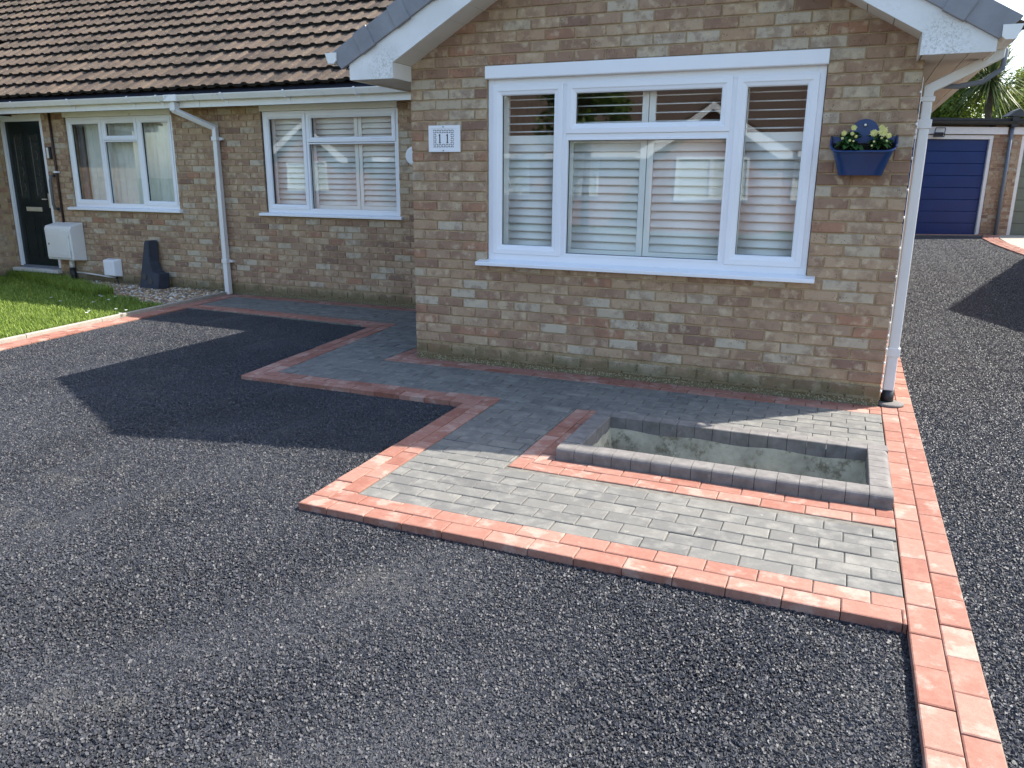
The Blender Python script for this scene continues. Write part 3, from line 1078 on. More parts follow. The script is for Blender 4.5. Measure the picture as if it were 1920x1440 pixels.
# bricks of the side return faces
for sx, dirn in ((0.0, -1), (W, 1)):
    for n in range(0, 30):
        za, zb = zk(n - 1) + 0.005, zk(n) - 0.005
        if n == 0:
            za = -0.05
        t = 0.105 if n % 2 == 0 else 0.22
        end = MW - 0.01 if dirn < 0 else 9.0
        while t < end:
            a, b = t, min(t + 0.215, end)
            xo, xi = sx, sx - dirn * 0.05
            joined.box(min(xo, xi), max(xo, xi), a, b, za, zb, random.random())
            t += 0.225

# set-back wall of this house
W1 = (-3.385, -1.475, 1.0, 2.30)
hole1 = [W1]
m = MB()
wall_core(m, PARTY, 0.05, -0.08, 2.42, MW + 0.009, 0.22, hole1)
back_wall = m.build('wall', 'mortar', bung)
rects = brick_rects(PARTY, 0.0, 0, 30, hole1, None, 1)
rects = [(a, b, (-0.05 if za < 0.03 else za), zb) for a, b, za, zb in rects]
lay_bricks(rects, MW, back_wall, 0, lambda r: r[0], joined)
o = joined.build('brickwork', 'brick_s', bung)
o['kind'] = 'stuff'

# ------------------------------------------------------------------ windows
def ring(m, x0, x1, z0, z1, w, y0, y1, wb=None, wt=None):
    wb = wb or w
    wt = wt or w
    m.box(x0, x0 + w, y0, y1, z0, z1)
    m.box(x1 - w, x1, y0, y1, z0, z1)
    m.box(x0 + w, x1 - w, y0 + .0004, y1, z0, z0 + wb)
    m.box(x0 + w, x1 - w, y0 + .0004, y1, z1 - wt, z1)

def sash(x0, x1, z0, z1, y, parent, w=0.062, proud=0.014):
    """opening light: outer ring, sloped bead inside it"""
    m = MB()
    g = 0.002
    prof = [(0, 0.02), (0, 0.003), (0.003, 0), (w * 0.52, 0), (w * 0.62, 0.005), (w * 0.9, 0.009), (w, 0.017), (w, 0.03)]
    # mitred profile frame
    cor = [((x0 + g, z0 + g), (1, 1)), ((x1 - g, z0 + g), (-1, 1)), ((x1 - g, z1 - g), (-1, -1)), ((x0 + g, z1 - g), (1, -1))]
    vs_ = []
    for (cx, cz), (dx, dz) in cor:
        for (t, d) in prof:
            vs_.append((cx + dx * t, y - proud + d, cz + dz * t))
    n = len(prof)
    fs = []
    for c in range(4):
        c2 = (c + 1) % 4
        for i in range(n - 1):
            fs.append((c * n + i, c2 * n + i, c2 * n + i + 1, c * n + i + 1))
    m.add(vs_, fs)
    m.build('sash', 'upvc', parent)
    return (x0 + w, x1 - w, z0 + w, z1 - w)

def pane(r, y, parent, mat='glass'):
    x0, x1, z0, z1 = r
    m = MB()
    m.box(x0 - 0.004, x1 + 0.004, y, y + 0.004, z0 - 0.004, z1 + 0.004)
    p = m.build('pane', mat, parent)
    gk = MB()
    ring(gk, x0 - 0.003, x1 + 0.003, z0 - 0.003, z1 + 0.003, 0.006, y - 0.003, y + 0.012)
    gk.build('gasket', 'gasket', parent)
    return p

def room(x0, x1, z0, z1, y0, depth, parent):
    m = MB()
    e = 0.5
    X0, X1, Z0, Z1 = x0 - e, x1 + e, z0 - 0.7, z1 + 0.12
    y1 = y0 + depth
    m.add([(X0, y0, Z0), (X1, y0, Z0), (X1, y1, Z0), (X0, y1, Z0), (X0, y0, Z1), (X1, y0, Z1), (X1, y1, Z1), (X0, y1, Z1)],
          [(0, 1, 2, 3), (7, 6, 5, 4), (3, 2, 6, 7), (1, 5, 6, 2), (0, 3, 7, 4)])
    # inner face of the outer wall round the opening
    wall_core(m, X0, X1, Z0, Z1, y0 - 0.002, 0.002, [(x0, x1, z0, z1)])
    m.build('room_interior', 'room', parent)

def slat_mesh(w):
    m = MB()
    n = 8
    pr = []
    for i in range(n):
        t = 2 * math.pi * i / n
        pr.append((0.0355 * math.cos(t), 0.0045 * math.sin(t)))
    m.extr(pr, -w / 2, w / 2, 'x')
    return m.mesh('louvre_slat', 'shutter', True)

def shutter(x0, x1, z0, z1, y, parent, pitch, mid=None, tilt_top=8, tilt_low=67):
    """one louvred shutter panel; above `mid` the louvres stand open"""
    st = 0.045
    m = MB()
    m.box(x0, x0 + st, y - 0.014, y + 0.014, z0, z1)
    m.box(x1 - st, x1, y - 0.014, y + 0.014, z0, z1)
    m.box(x0 + st, x1 - st, y - 0.013, y + 0.013, z0, z0 + 0.06)
    m.box(x0 + st, x1 - st, y - 0.013, y + 0.013, z1 - 0.05, z1)
    if mid:
        m.box(x0 + st, x1 - st, y - 0.013, y + 0.013, mid - 0.03, mid + 0.03)
    m.build('shutter_frame', 'shutter', parent)
    me = slat_mesh(x1 - x0 - 2 * st - 0.004)
    zones = [(z0 + 0.06, (mid - 0.03) if mid else z1 - 0.05, tilt_low)]
    if mid:
        zones.append((mid + 0.03, z1 - 0.05, tilt_top))
    for za, zb, tl in zones:
        k = max(1, int(round((zb - za) / pitch)))
        for i in range(k):
            zc = za + (i + 0.5) * (zb - za) / k
            inst('louvre_slat', me, ((x0 + x1) / 2, y, zc), parent, (math.radians(tl + random.uniform(-1, 1)), 0, 0))

def window_part(name, x, y, z, parent, label=None):
    o = bpy.data.objects.new(name, None)
    o.empty_display_size = 0.1
    link(o, (x, y, z), parent)
    if label:
        o['label'] = label
    return o

# bay window
win = window_part('window', 1.85, 0.05, 0.85, bung, 'wide white window with louvred shutters in the gabled bay')
m = MB()
FX0, FX1, FZ0, FZ1 = 0.660, 3.040, 0.856, 2.205
ring(m, FX0, FX1, FZ0, FZ1, 0.052, 0.026, 0.095, 0.06, 0.07)
m.box(1.255, 1.293, 0.0265, 0.094, FZ0 + 0.06, FZ1 - 0.07)
m.box(2.455, 2.493, 0.0265, 0.094, FZ0 + 0.06, FZ1 - 0.07)
m.box(1.293, 2.455, 0.027, 0.094, 1.765, 1.805)
m.build('frame', 'upvc', win, bevel=0.003)
gl = [sash(0.700, 1.262, 0.903, 2.150, 0.03, win, 0.070), sash(2.486, 3.005, 0.903, 2.150, 0.03, win, 0.070), sash(1.286, 2.462, 1.797, 2.150, 0.03, win, 0.070),
      (1.305, 2.443, 0.928, 1.752)]
m = MB()
ring(m, 1.289, 2.459, 0.912, 1.768, 0.016, 0.022, 0.06)
m.build('glazing_bead', 'upvc', win, bevel=0.003)
for r in gl:
    pane(r, 0.052, win)
# painted lintel cover and sill
m = MB()
m.extr([(-0.022, 2.200), (-0.018, 2.194), (0.04, 2.194), (0.04, 2.286), (-0.018, 2.286), (-0.022, 2.282)], 0.652, 3.048, 'x')
m.build('lintel_cover', 'upvc', win, bevel=0.004)
m = MB()
m.extr([(0.09, 0.858), (0.02, 0.856), (-0.075, 0.842), (-0.078, 0.838), (-0.078, 0.815), (-0.060, 0.812), (0.09, 0.812)], 0.592, 3.100, 'x')
m.build('sill', 'upvc', win, bevel=0.002)
room(0.66, 3.04, 0.86, 2.2, 0.235, 3.2, win)
for (a, b) in ((0.745, 1.225), (1.272, 1.872), (1.878, 2.478), (2.515, 2.975)):
    shutter(a, b, 0.90, 2.135, 0.135, win, 0.0612, 1.765)
m = MB()
m.box(0.66, 3.04, 0.095, 0.235, 0.84, 0.895)
m.box(0.66, 3.04, 0.095, 0.235, 2.14, 2.205)
m.box(0.66, 0.745, 0.095, 0.235, 0.895, 2.14)
m.box(2.975, 3.04, 0.095, 0.235, 0.895, 2.14)
m.build('reveal', 'shutter', win)

# window of the set-back wall
def small_window(parent, x0, x1, label, mulls, kind):
    win = window_part('window', (x0 + x1) / 2, MW, 1.0, parent, label)
    z0, z1 = 1.052, 2.232
    yb = MW + 0.03
    m = MB()
    ring(m, x0, x1, z0, z1, 0.05, yb - 0.004, yb + 0.065, 0.055, 0.05)
    for k_ in mulls:
        m.box(k_ - 0.02, k_ + 0.02, yb - 0.0035, yb + 0.064, z0 + 0.055, z1 - 0.05)
    m.build('frame', 'upvc', win, bevel=0.003)
    m = MB()
    m.extr([(MW - 0.012, z1 + 0.002), (MW + 0.05, z1 + 0.002), (MW + 0.05, 2.30), (MW - 0.012, 2.30)], x0 - 0.012, x1 + 0.012, 'x')
    m.build('head_trim', 'upvc_old', win, bevel=0.003)
    m = MB()
    m.extr([(MW + 0.09, 1.054), (MW + 0.02, 1.052), (MW - 0.055, 1.040), (MW - 0.058, 1.034), (MW - 0.058, 1.012), (MW - 0.04, 1.008), (MW + 0.09, 1.008)], x0 - 0.085, x1 + 0.06, 'x')
    m.build('sill', 'upvc', win, bevel=0.002)
    return win, z0, z1, yb

def glaze(win, lights, yb):
    for (a, b, c, d, op) in lights:
        if op:
            r = sash(a, b, c, d, yb, win, 0.058)
        else:
            m = MB()
            ring(m, a, b, c, d, 0.016, yb - 0.006, yb + 0.03)
            m.build('glazing_bead', 'upvc', win, bevel=0.002)
            r = (a + 0.016, b - 0.016, c + 0.016, d - 0.016)
        pane(r, yb + 0.024, win)

w1, z0, z1, yb = small_window(bung, -3.375, -1.485, 'white three-light window with closed shutters in the recessed wall', [-2.735], 's')
glaze(w1, [(-3.345, -2.742, 1.092, 2.205, True), (-2.728, -1.515, 1.872, 2.205, True), (-2.728, -1.515, 1.088, 1.868, False)], yb)
room(-3.375, -1.485, 1.05, 2.23, MW + 0.235, 2.6, w1)
for (a, b) in ((-3.31, -2.735), (-2.715, -2.08), (-2.07, -1.52)):
    shutter(a, b, 1.09, 2.20, MW + 0.125, w1, 0.062, None, 8, 66)

# ------------------------------------------------------------------ bay eaves: bargeboards, soffits, verge caps, gutters
YB = -0.28
for side in (-1, 1):
    X = (lambda d: d) if side < 0 else (lambda d: W - d)      # d measured inwards from the left corner
    # boxed end + raking board, 20 mm thick
    DO, DI, VB, VS, ZB = (-0.367, 0.014, 2.505, 0.540, 2.197) if side < 0 else (-0.337, 0.046, 2.446, 0.575, 2.187)
    zl = lambda d: 2.308 + SLOPE * (d - DI)          # lower edge
    zu = lambda d: VB + 0.03 + VS * d                # upper edge
    pol = [(X(DO), ZB), (X(DI), ZB), (X(DI), zl(DI)), (X(W / 2), zl(W / 2)), (X(W / 2), zu(W / 2)), (X(DO), zu(DO))]
    m = MB()
    m.extr(pol if side < 0 else pol[::-1], YB, YB + 0.02, 'y')
    o = m.build('bargeboard', 'moss_white', bung)
    # raking soffit strips between board and wall
    nst = 12
    for i in range(nst):
        d0 = DI + i * 0.155
        d1 = min(d0 + 0.151, W / 2)
        if d0 >= W / 2:
            break
        m = MB()
        p = [(X(d0), zl(d0) + 0.006), (X(d1), zl(d1) + 0.006), (X(d1), zl(d1) + 0.016), (X(d0), zl(d0) + 0.016)]
        m.extr(p if side < 0 else p[::-1], YB + 0.02, 0.012, 'y')
        m.build('soffit_board', 'soffit', bung)
    # return face of the boxed end
    m = MB()
    xa, xb = sorted((X(DI - 0.010), X(DI)))
    m.box(xa, xb, YB + 0.02, -0.003, ZB + 0.002, zl(DI) + 0.004)
    m.build('box_end', 'soffit', bung)
    # flat eaves soffit running back, three boards
    for i in range(3):
        wd = (DI - DO - 0.02) / 3
        a, b = DO + 0.004 + i * wd, DO + 0.004 + (i + 1) * wd - 0.004
        xa, xb = sorted((X(a), X(b)))
        m = MB()
        m.box(xa, xb, YB + 0.02, MW - 0.3 if side < 0 else 9.0, ZB + 0.008, ZB + 0.017)
        m.build('soffit_board', 'soffit', bung)
    # fascia along the side eaves
    xa, xb = sorted((X(DO), X(DO + 0.02)))
    m = MB()
    m.box(xa, xb, YB + 0.021, MW - 0.3 if side < 0 else 9.0, ZB - 0.002, ZB + 0.14)
    m.build('fascia', 'upvc_old', bung)
    # gutter: squared trough with a stop end
    m = MB()
    gx = lambda t: X(DO - t - (0.085 if side < 0 else 0.0))
    prof = [(gx(0.012), 2.395), (gx(0.014), 2.335), (gx(0.035), 2.318), (gx(0.085), 2.318), (gx(0.112), 2.395), (gx(0.108), 2.395), (gx(0.082), 2.323), (gx(0.037), 2.323), (gx(0.018), 2.338), (gx(0.016), 2.395)]
    if side > 0:
        prof = [(p[0], p[1] - 0.075) for p in prof]
    m.extr(prof if side > 0 else prof[::-1], YB - 0.03, MW - 0.35 if side < 0 else 9.0, 'y')
    pe = prof[:5]
    m.extr(pe if side > 0 else pe[::-1], YB - 0.034, YB - 0.03, 'y')
    m.build('gutter', 'upvc_old', bung)
    # dry verge caps, overlapping up the slope
    vlow = lambda d: VB + VS * d
    d = -0.455 if side < 0 else -0.37
    sec = 0
    ca = math.cos(math.atan(VS))
    sa = math.sin(math.atan(VS))
    while d < W / 2 - 0.06:
        ln = 0.345 * ca
        d2 = d + ln + 0.03
        lift = 0.006
        def P(t, h):      # t along (plan), h normal offset
            return (X(t - h * sa), vlow(t) + h * ca)
        m = MB()
        out = YB - 0.022
        # face, with a slightly raised trailing collar
        for (t0, t1, yo, e) in ((d, d2 - 0.10, out, 0.0), (d2 - 0.115, d2, out - 0.012, 0.007)):
            t0, t1 = min(t0, W / 2 - 0.02), min(t1, W / 2)
            q0, q1, q2, q3 = P(t0, -e), P(t1, -e), P(t1, 0.148 + e), P(t0, 0.148 + e)
            if sec == 0 and e == 0.0:
                q0 = P(t0 + 0.03, 0.0)
            f = [q0, q1, q2, q3]
            m.extr(f if side < 0 else f[::-1], yo, YB + 0.012, 'y')
            f2 = [P(t0, 0.126 + e), P(t1, 0.126 + e), P(t1, 0.150 + e), P(t0, 0.150 + e)]
            m.extr(f2 if side < 0 else f2[::-1], YB + 0.0125, YB + 0.12, 'y')
        m.build('verge_cap', 'verge', bung, bevel=0.003)
        d += ln
        sec += 1

# ------------------------------------------------------------------ main roof
PIT = math.radians(33.0)
GA, CV = 0.315, 0.2
YE, ZE = 1.915, 2.492         # front lower edge of the eaves course
TPROF = [(0.0, 0.0), (0.095, 0.0), (0.108, 0.012), (0.124, 0.0175), (0.160, 0.0175), (0.176, 0.012), (0.189, 0.0), (0.2, 0.0)]
def tile_geo(m, r=None, seed=0):
    """interlocking tile: x across, y up the slope, z normal; front lower edge at y=0"""
    th, L = 0.036, 0.375
    rs = random.Random(seed)
    ys = [(0.0, 0.046), (L, 0.002)]
    n = len(TPROF)
    vs_ = []
    for (yy, zz) in ys:
        for (x, h) in TPROF:
            vs_.append((x, yy + rs.uniform(-.002, .002), zz + h))
    for (x, h) in TPROF:
        vs_.append((x, 0.001, 0.046 + h - th))
    fs = []
    for i in range(n - 1):
        fs.append((i, i + 1, n + i + 1, n + i))
        fs.append((2 * n + i, 2 * n + i + 1, i + 1, i))
    fs.append((0, n, 2 * n))
    fs.append((n - 1, 2 * n - 1, 3 * n - 1))
    m.add(vs_, fs, r)

tile_me = []
for k_ in range(4):
    m = MB()
    tile_geo(m, None, k_)
    me_ = m.mesh('roof_tile', 'tile')
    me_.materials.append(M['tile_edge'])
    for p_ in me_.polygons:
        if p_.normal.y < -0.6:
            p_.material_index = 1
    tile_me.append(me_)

def roof_tiles(parent, x_start, ncol, rows, limit, keyf, skip=None):
    allp = []
    for r_ in range(rows):
        for c in range(ncol):
            x = x_start + c * CV
            s_ = r_ * GA
            yy = YE + s_ * math.cos(PIT)
            zz = ZE + s_ * math.sin(PIT)
            if skip and skip(x, yy, zz):
                continue
            allp.append((x, yy, zz))
    allp.sort(key=keyf)
    j = MB()
    for i, (x, yy, zz) in enumerate(allp):
        dz = random.uniform(-0.003, 0.003)
        if i < limit:
            inst('roof_tile', random.choice(tile_me), (x, yy, zz + dz - 0.022), parent, (PIT + random.uniform(-.008, .008), random.uniform(-.006, .006), random.uniform(-.006, .006)))
        else:
            t = MB()
            tile_geo(t, None, i)
            R = Matrix.Rotation(PIT, 3, 'X')
            pts = [R @ Vector(p) + Vector((x, yy, zz + dz - 0.022)) for p in t.v]
            j.add(pts, t.f, random.random())
    if j.v:
        o = j.build('tiling', 'tile_s', parent)
        o['kind'] = 'stuff'
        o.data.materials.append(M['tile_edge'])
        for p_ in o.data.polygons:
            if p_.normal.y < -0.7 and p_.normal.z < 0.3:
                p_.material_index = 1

def roof_deck(name, x0, x1, parent):
    """boarding under the tiles, both slopes up to the ridge and down behind"""
    m = MB()
    yr, zr = 6.4, ZE - 0.035 + (6.4 - YE) * math.tan(PIT)
    pr = [(YE + 0.06, ZE - 0.03), (yr, zr), (2 * yr - YE - 0.06, ZE - 0.03), (2 * yr - YE - 0.06, ZE - 0.10), (yr, zr - 0.08), (YE + 0.06, ZE - 0.10)]
    m.extr(pr, x0, x1, 'x')
    return m.build(name, 'roof_dark', parent)

deck = roof_deck('roof', PARTY + 0.01, 3.95, bung)
bay_zu = lambda x: 2.50 + 0.55 * min(x + 0.0, W - x)
def under_bay(x, yy, zz):
    # hidden by the bay roof
    return x > -0.45 and zz < bay_zu(x + 0.1) + 0.12
px_key = lambda t: (t[0] - 3.27) ** 2 + (t[1] + 5.65) ** 2 + 3.0 * max(0, t[2] - 3.9 - 0.0 * t[0]) ** 2 * 30
roof_tiles(deck, PARTY + 0.02 + 0.0, 22, 14, 200, px_key, under_bay)

# bay roof covering (its slopes face sideways)
m = MB()
for sgn in (-1, 1):
    for r_ in range(8):
        for c in range(20):
            d = -0.46 + r_ * GA * math.cos(math.atan(0.55))
            if d > W / 2:
                continue
            t = MB()
            tile_geo(t, None, r_ * 31 + c)
            yy = YB + 0.03 + c * CV
            R = Matrix.Rotation(math.atan(0.55), 3, 'X')
            for i, p in enumerate(t.v):
                q_ = R @ Vector(p)
                dx = d + q_.y
                z = 2.545 + 0.55 * d + q_.z
                t.v[i] = ((dx if sgn < 0 else W - dx), yy + p[0], z)
            m.add(t.v, t.f if sgn > 0 else [f[::-1] for f in t.f], random.random())
o = m.build('bay_tiling', 'tile_s', bung)
o['kind'] = 'stuff'
m = MB()
m.extr([(-0.40, 2.31), (W / 2, 3.50), (W + 0.36, 2.27), (W + 0.30, 2.24), (W / 2, 3.42), (-0.34, 2.28)], YB + 0.03, 3.6, 'y')
m.build('bay_roof_deck', 'roof_dark', bung)
m = MB()
for i in range(9):
    y0 = YB - 0.03 + i * 0.44
    pr = [(W / 2 + 0.13 * math.cos(a), 3.555 + 0.11 * math.sin(a)) for a in [math.pi * k / 8 for k in range(9)]]
    m.extr(pr, y0, y0 + 0.445, 'y')
m.build('ridge_tiles', 'verge', bung)

def eaves(parent, x0, x1, brackets):
    m = MB()
    m.box(x0, x1, 1.972, 1.992, 2.278, 2.418)
    m.build('fascia', 'upvc_old', parent)
    m = MB()
    m.box(x0, x1, 1.992, MW + 0.004, 2.305, 2.314)
    m.build('soffit_board', 'upvc_old', parent)
    # underlay dipping into the gutter
    m = MB()
    m.add([(x0, YE + 0.05, 2.474), (x1, YE + 0.05, 2.474), (x1, YE - 0.025, 2.425), (x0, YE - 0.025, 2.425)], [(0, 1, 2, 3)])
    m.extr([(YE + 0.055, 2.475), (YE + 0.075, 2.475), (YE + 0.075, 2.40), (YE + 0.055, 2.40)], x0, x1, 'x')
    m.build('eaves_felt', 'felt', parent)
    m = MB()
    g = [(1.968, 2.405), (1.966, 2.372), (1.950, 2.352), (1.900, 2.352), (1.868, 2.408), (1.868, 2.416), (1.874, 2.416), (1.903, 2.357), (1.947, 2.357), (1.961, 2.374), (1.963, 2.405)]
    m.extr(g, x0, x1, 'x')
    m.build('gutter', 'upvc_old', parent)
    for bx in brackets:
        m = MB()
        p2 = [(1.9675, 2.398), (1.9675, 2.36), (1.951, 2.345), (1.899, 2.345), (1.860, 2.412), (1.862, 2.424), (1.872, 2.424), (1.868, 2.4185), (1.865, 2.412), (1.9015, 2.3505), (1.949, 2.3505), (1.9645, 2.366), (1.9645, 2.398)]
        m.extr(p2, bx - 0.013, bx + 0.013, 'x')
        m.box(bx - 0.02, bx + 0.02, 1.966, 1.9715, 2.315, 2.40)
        m.build('gutter_bracket', 'upvc', parent)

eaves(bung, PARTY + 0.004, 0.0, [-3.62, -2.72, -1.78, -0.9])

# rainwater pipes
def pipe(parent, pts, w, collars, name='downpipe', mat='upvc_pipe', clips=()):
    m = MB()
    m.tube(pts, w / 2, square=True)
    dp = m.build(name, mat, parent, bevel=0.006)
    for (x, y, z, h) in collars:
        c = MB()
        c.box(x - w / 2 - 0.007, x + w / 2 + 0.007, y - w / 2 - 0.007, y + w / 2 + 0.007, z, z + h)
        c.build('pipe_collar', mat, dp, bevel=0.004)
    return dp
# right-hand corner of the bay
dp = pipe(bung, [(3.99, 0.10, 2.34), (3.99, 0.10, 2.215), (3.64, 0.10, 2.035), (3.64, 0.10, 0.10)], 0.068, [(3.64, 0.10, 1.80, 0.055), (3.64, 0.10, 0.335, 0.06), (3.64, 0.10, 1.96, 0.03)])
m = MB()
m.tube([(3.64, 0.10, 0.0), (3.64, 0.10, 0.10)], 0.042, 16)
m.build('drain_socket', 'black', dp, True)
m = MB()
m.tube([(3.66, 0.07, 0.002), (3.66, 0.07, 0.016), (3.66, 0.07, 0.02)], [0.088, 0.088, 0.07], 20)
m.build('drain_collar', 'kerb', dp, True)
m = MB()
m.tube([(3.99, 0.16, 2.32), (4.03, 0.12, 2.24), (4.02, 0.10, 2.14), (3.93, 0.12, 2.07), (3.80, 0.14, 2.05), (3.70, 0.17, 2.06), (3.64, 0.2, 2.02), (3.60, 0.22, 1.9)], 0.016, 8)
m.build('cable', 'grey_pipe', bung, True)

# raised bed ------------------------------------------------------------------
bed = thing('raised_bed', 'empty raised bed of dark grey rounded kerb blocks in the paving', 'planter', (2.77, -1.48, 0))
KH = 0.066
def kerb_block(a, b, inner, outer, axis, round_out=True):
    """one kerb block: profile across from inner to outer face with a rounded outer arris"""
    s_ = 1 if outer > inner else -1
    w = abs(outer - inner)
    pr = [(0.0, -0.05), (0.0, KH - 0.004), (0.004, KH)]
    if round_out:
        for k in range(6):
            t = math.pi / 2 * k / 5
            pr.append((w - 0.027 + 0.027 * math.sin(t), KH - 0.027 + 0.027 * math.cos(t)))
        pr.append((w, -0.05))
    else:
        pr += [(w - 0.004, KH), (w, KH - 0.004), (w, -0.05)]
    pr = [(inner + s_ * p[0], p[1]) for p in pr]
    m = MB()
    m.extr(pr, a, b, axis)
    return m.build('kerb_block', 'kerb', bed)
xo0, xo1, yo0, yo1 = 1.936, 3.600, -1.873, -1.085
n = 16
for i in range(n):
    a = xo0 + (xo1 - xo0) * i / n
    b = xo0 + (xo1 - xo0) * (i + 1) / n
    j = random.uniform(-0.001, 0.001)
    kerb_block(a + 0.0013, b - 0.0013, yo0 + 0.115 + j, yo0 + j, 'x')
    kerb_block(a + 0.0013, b - 0.0013, yo1 - 0.10 + j, yo1 + j, 'x', False)
for i in range(6):
    a = yo0 + 0.116 + (yo1 - 0.101 - yo0 - 0.116) * i / 6
    b = yo0 + 0.116 + (yo1 - 0.101 - yo0 - 0.116) * (i + 1) / 6
    kerb_block(a + 0.0013, b - 0.0013, xo0 + 0.11, xo0, 'y', False)
    kerb_block(a + 0.0013, b - 0.0013, xo1 - 0.105, xo1, 'y')
# mortar haunching down the inside of the pit, earth at the bottom
ix0, ix1, iy0, iy1 = xo0 + 0.108, xo1 - 0.103, yo0 + 0.113, yo1 - 0.099
def haunch(pa, pb, inward, name):
    m = MB()
    n_, k_ = 40, 9
    pa, pb, inward = Vector(pa), Vector(pb), Vector(inward)
    for j in range(k_ + 1):
        for i in range(n_ + 1):
            t, u = i / n_, j / k_
            p = pa.lerp(pb, t)
            o_ = 0.004 + 0.075 * u ** 1.3 + 0.010 * math.sin(13 * t + 4 * u) * u + 0.006 * math.sin(37 * t + 9 * u) * u + rng.normal() * 0.0012
            m.v.append((p.x + inward.x * o_, p.y + inward.y * o_, -0.012 - 0.29 * u + 0.006 * math.sin(21 * t) * (1 - u)))
    for j in range(k_):
        for i in range(n_):
            a = j * (n_ + 1) + i
            m.f.append((a, a + 1, a + n_ + 2, a + n_ + 1))
    m.build(name, 'cement', bed, True)
haunch((ix0 - 0.02, iy1, 0), (ix1 + 0.02, iy1, 0), (0, -1, 0), 'haunching')
haunch((ix0, iy0 - 0.02, 0), (ix0, iy1 + 0.02, 0), (1, 0, 0), 'haunching')
haunch((ix1, iy0 - 0.02, 0), (ix1, iy1 + 0.02, 0), (-1, 0, 0), 'haunching')
haunch((ix0 - 0.02, iy0, 0), (ix1 + 0.02, iy0, 0), (0, 1, 0), 'haunching')
m = MB()
m.box(xo0 + 0.02, xo1 - 0.02, yo0 + 0.02, yo1 - 0.02, -0.36, -0.285)
m.build('earth_floor', 'soil', bed)

# ------------------------------------------------------------------ attached neighbour
nb = thing('neighbouring_bungalow', 'attached brick bungalow with dark green front door and net-curtained window', 'house', (-6.2, 3.0, 0))
W2 = (-6.745, -4.80, 1.0, 2.30)
DR = (-8.06, -7.185, 0.10, 2.31)
NX0 = -8.12
m = MB()
wall_core(m, NX0, PARTY - 0.003, -0.08, 2.42, MW + 0.009, 0.22, [W2, DR])
nwall = m.build('wall', 'mortar', nb)
rects = brick_rects(NX0, PARTY - 0.004, 0, 30, [W2, DR], None, 0)
rects = [(a, b, (-0.05 if za < 0.03 else za), zb) for a, b, za, zb in rects]
joined = MB()
lay_bricks(rects, MW, nwall, 300, lambda r: (r[0] + 4.0) ** 2 * 0.0 - r[0] + (5 if r[3] > 2.28 else 0), joined)
# the mirrored bay beyond the door: only its flank can be seen
m = MB()
m.box(NX0 - 0.22, NX0 - 0.002, 0.0, MW + 0.2, -0.08, 2.30)
m.build('side_wall', 'mortar', nb)
for k_ in range(0, 30):
    za, zb = zk(k_ - 1) + 0.005, zk(k_) - 0.005
    if k_ == 0:
        za = -0.05
    t = MW - 0.006 - (0.1025 if k_ % 2 else 0.0)
    while t > 0.0:
        joined.box(NX0 - 0.05, NX0 + 0.0035, max(0.0, t - 0.215), t, za, zb, random.random())
        t -= 0.225
o = joined.build('brickwork', 'brick_s', nb)
o['kind'] = 'stuff'

w2, z0, z1, yb = small_window(nb, -6.735, -4.812, 'white window with net curtain beside the green front door', [-6.070, -5.425], 'c')
glaze(w2, [(-6.705, -6.077, 1.092, 2.205, True), (-6.063, -5.432, 1.93, 2.205, True), (-6.063, -5.432, 1.088, 1.926, False), (-5.418, -4.842, 1.092, 2.205, True)], yb)
room(-6.735, -4.812, 1.05, 2.23, MW + 0.235, 2.6, w2)
m = MB()
nn = 120
for i in range(nn + 1):
    x = -6.62 + (1.82) * i / nn
    yy = MW + 0.20 + 0.016 * math.sin(i * 0.9) + 0.008 * math.sin(i * 2.3 + 1)
    m.v += [(x, yy, 1.06), (x, yy, 2.24)]
    if i:
        a = 2 * (i - 1)
        m.f.append((a, a + 2, a + 3, a + 1))
m.build('net_curtain', 'curtain', w2, True)
m = MB()
for i in range(13):
    x = -6.73 + 0.14 * i / 12
    yy = MW + 0.165 + 0.02 * math.sin(i * 1.4)
    m.v += [(x, yy, 1.06), (x, yy, 2.24)]
    if i:
        a = 2 * (i - 1)
        m.f.append((a, a + 2, a + 3, a + 1))
m.build('drape', 'drape', w2, True)

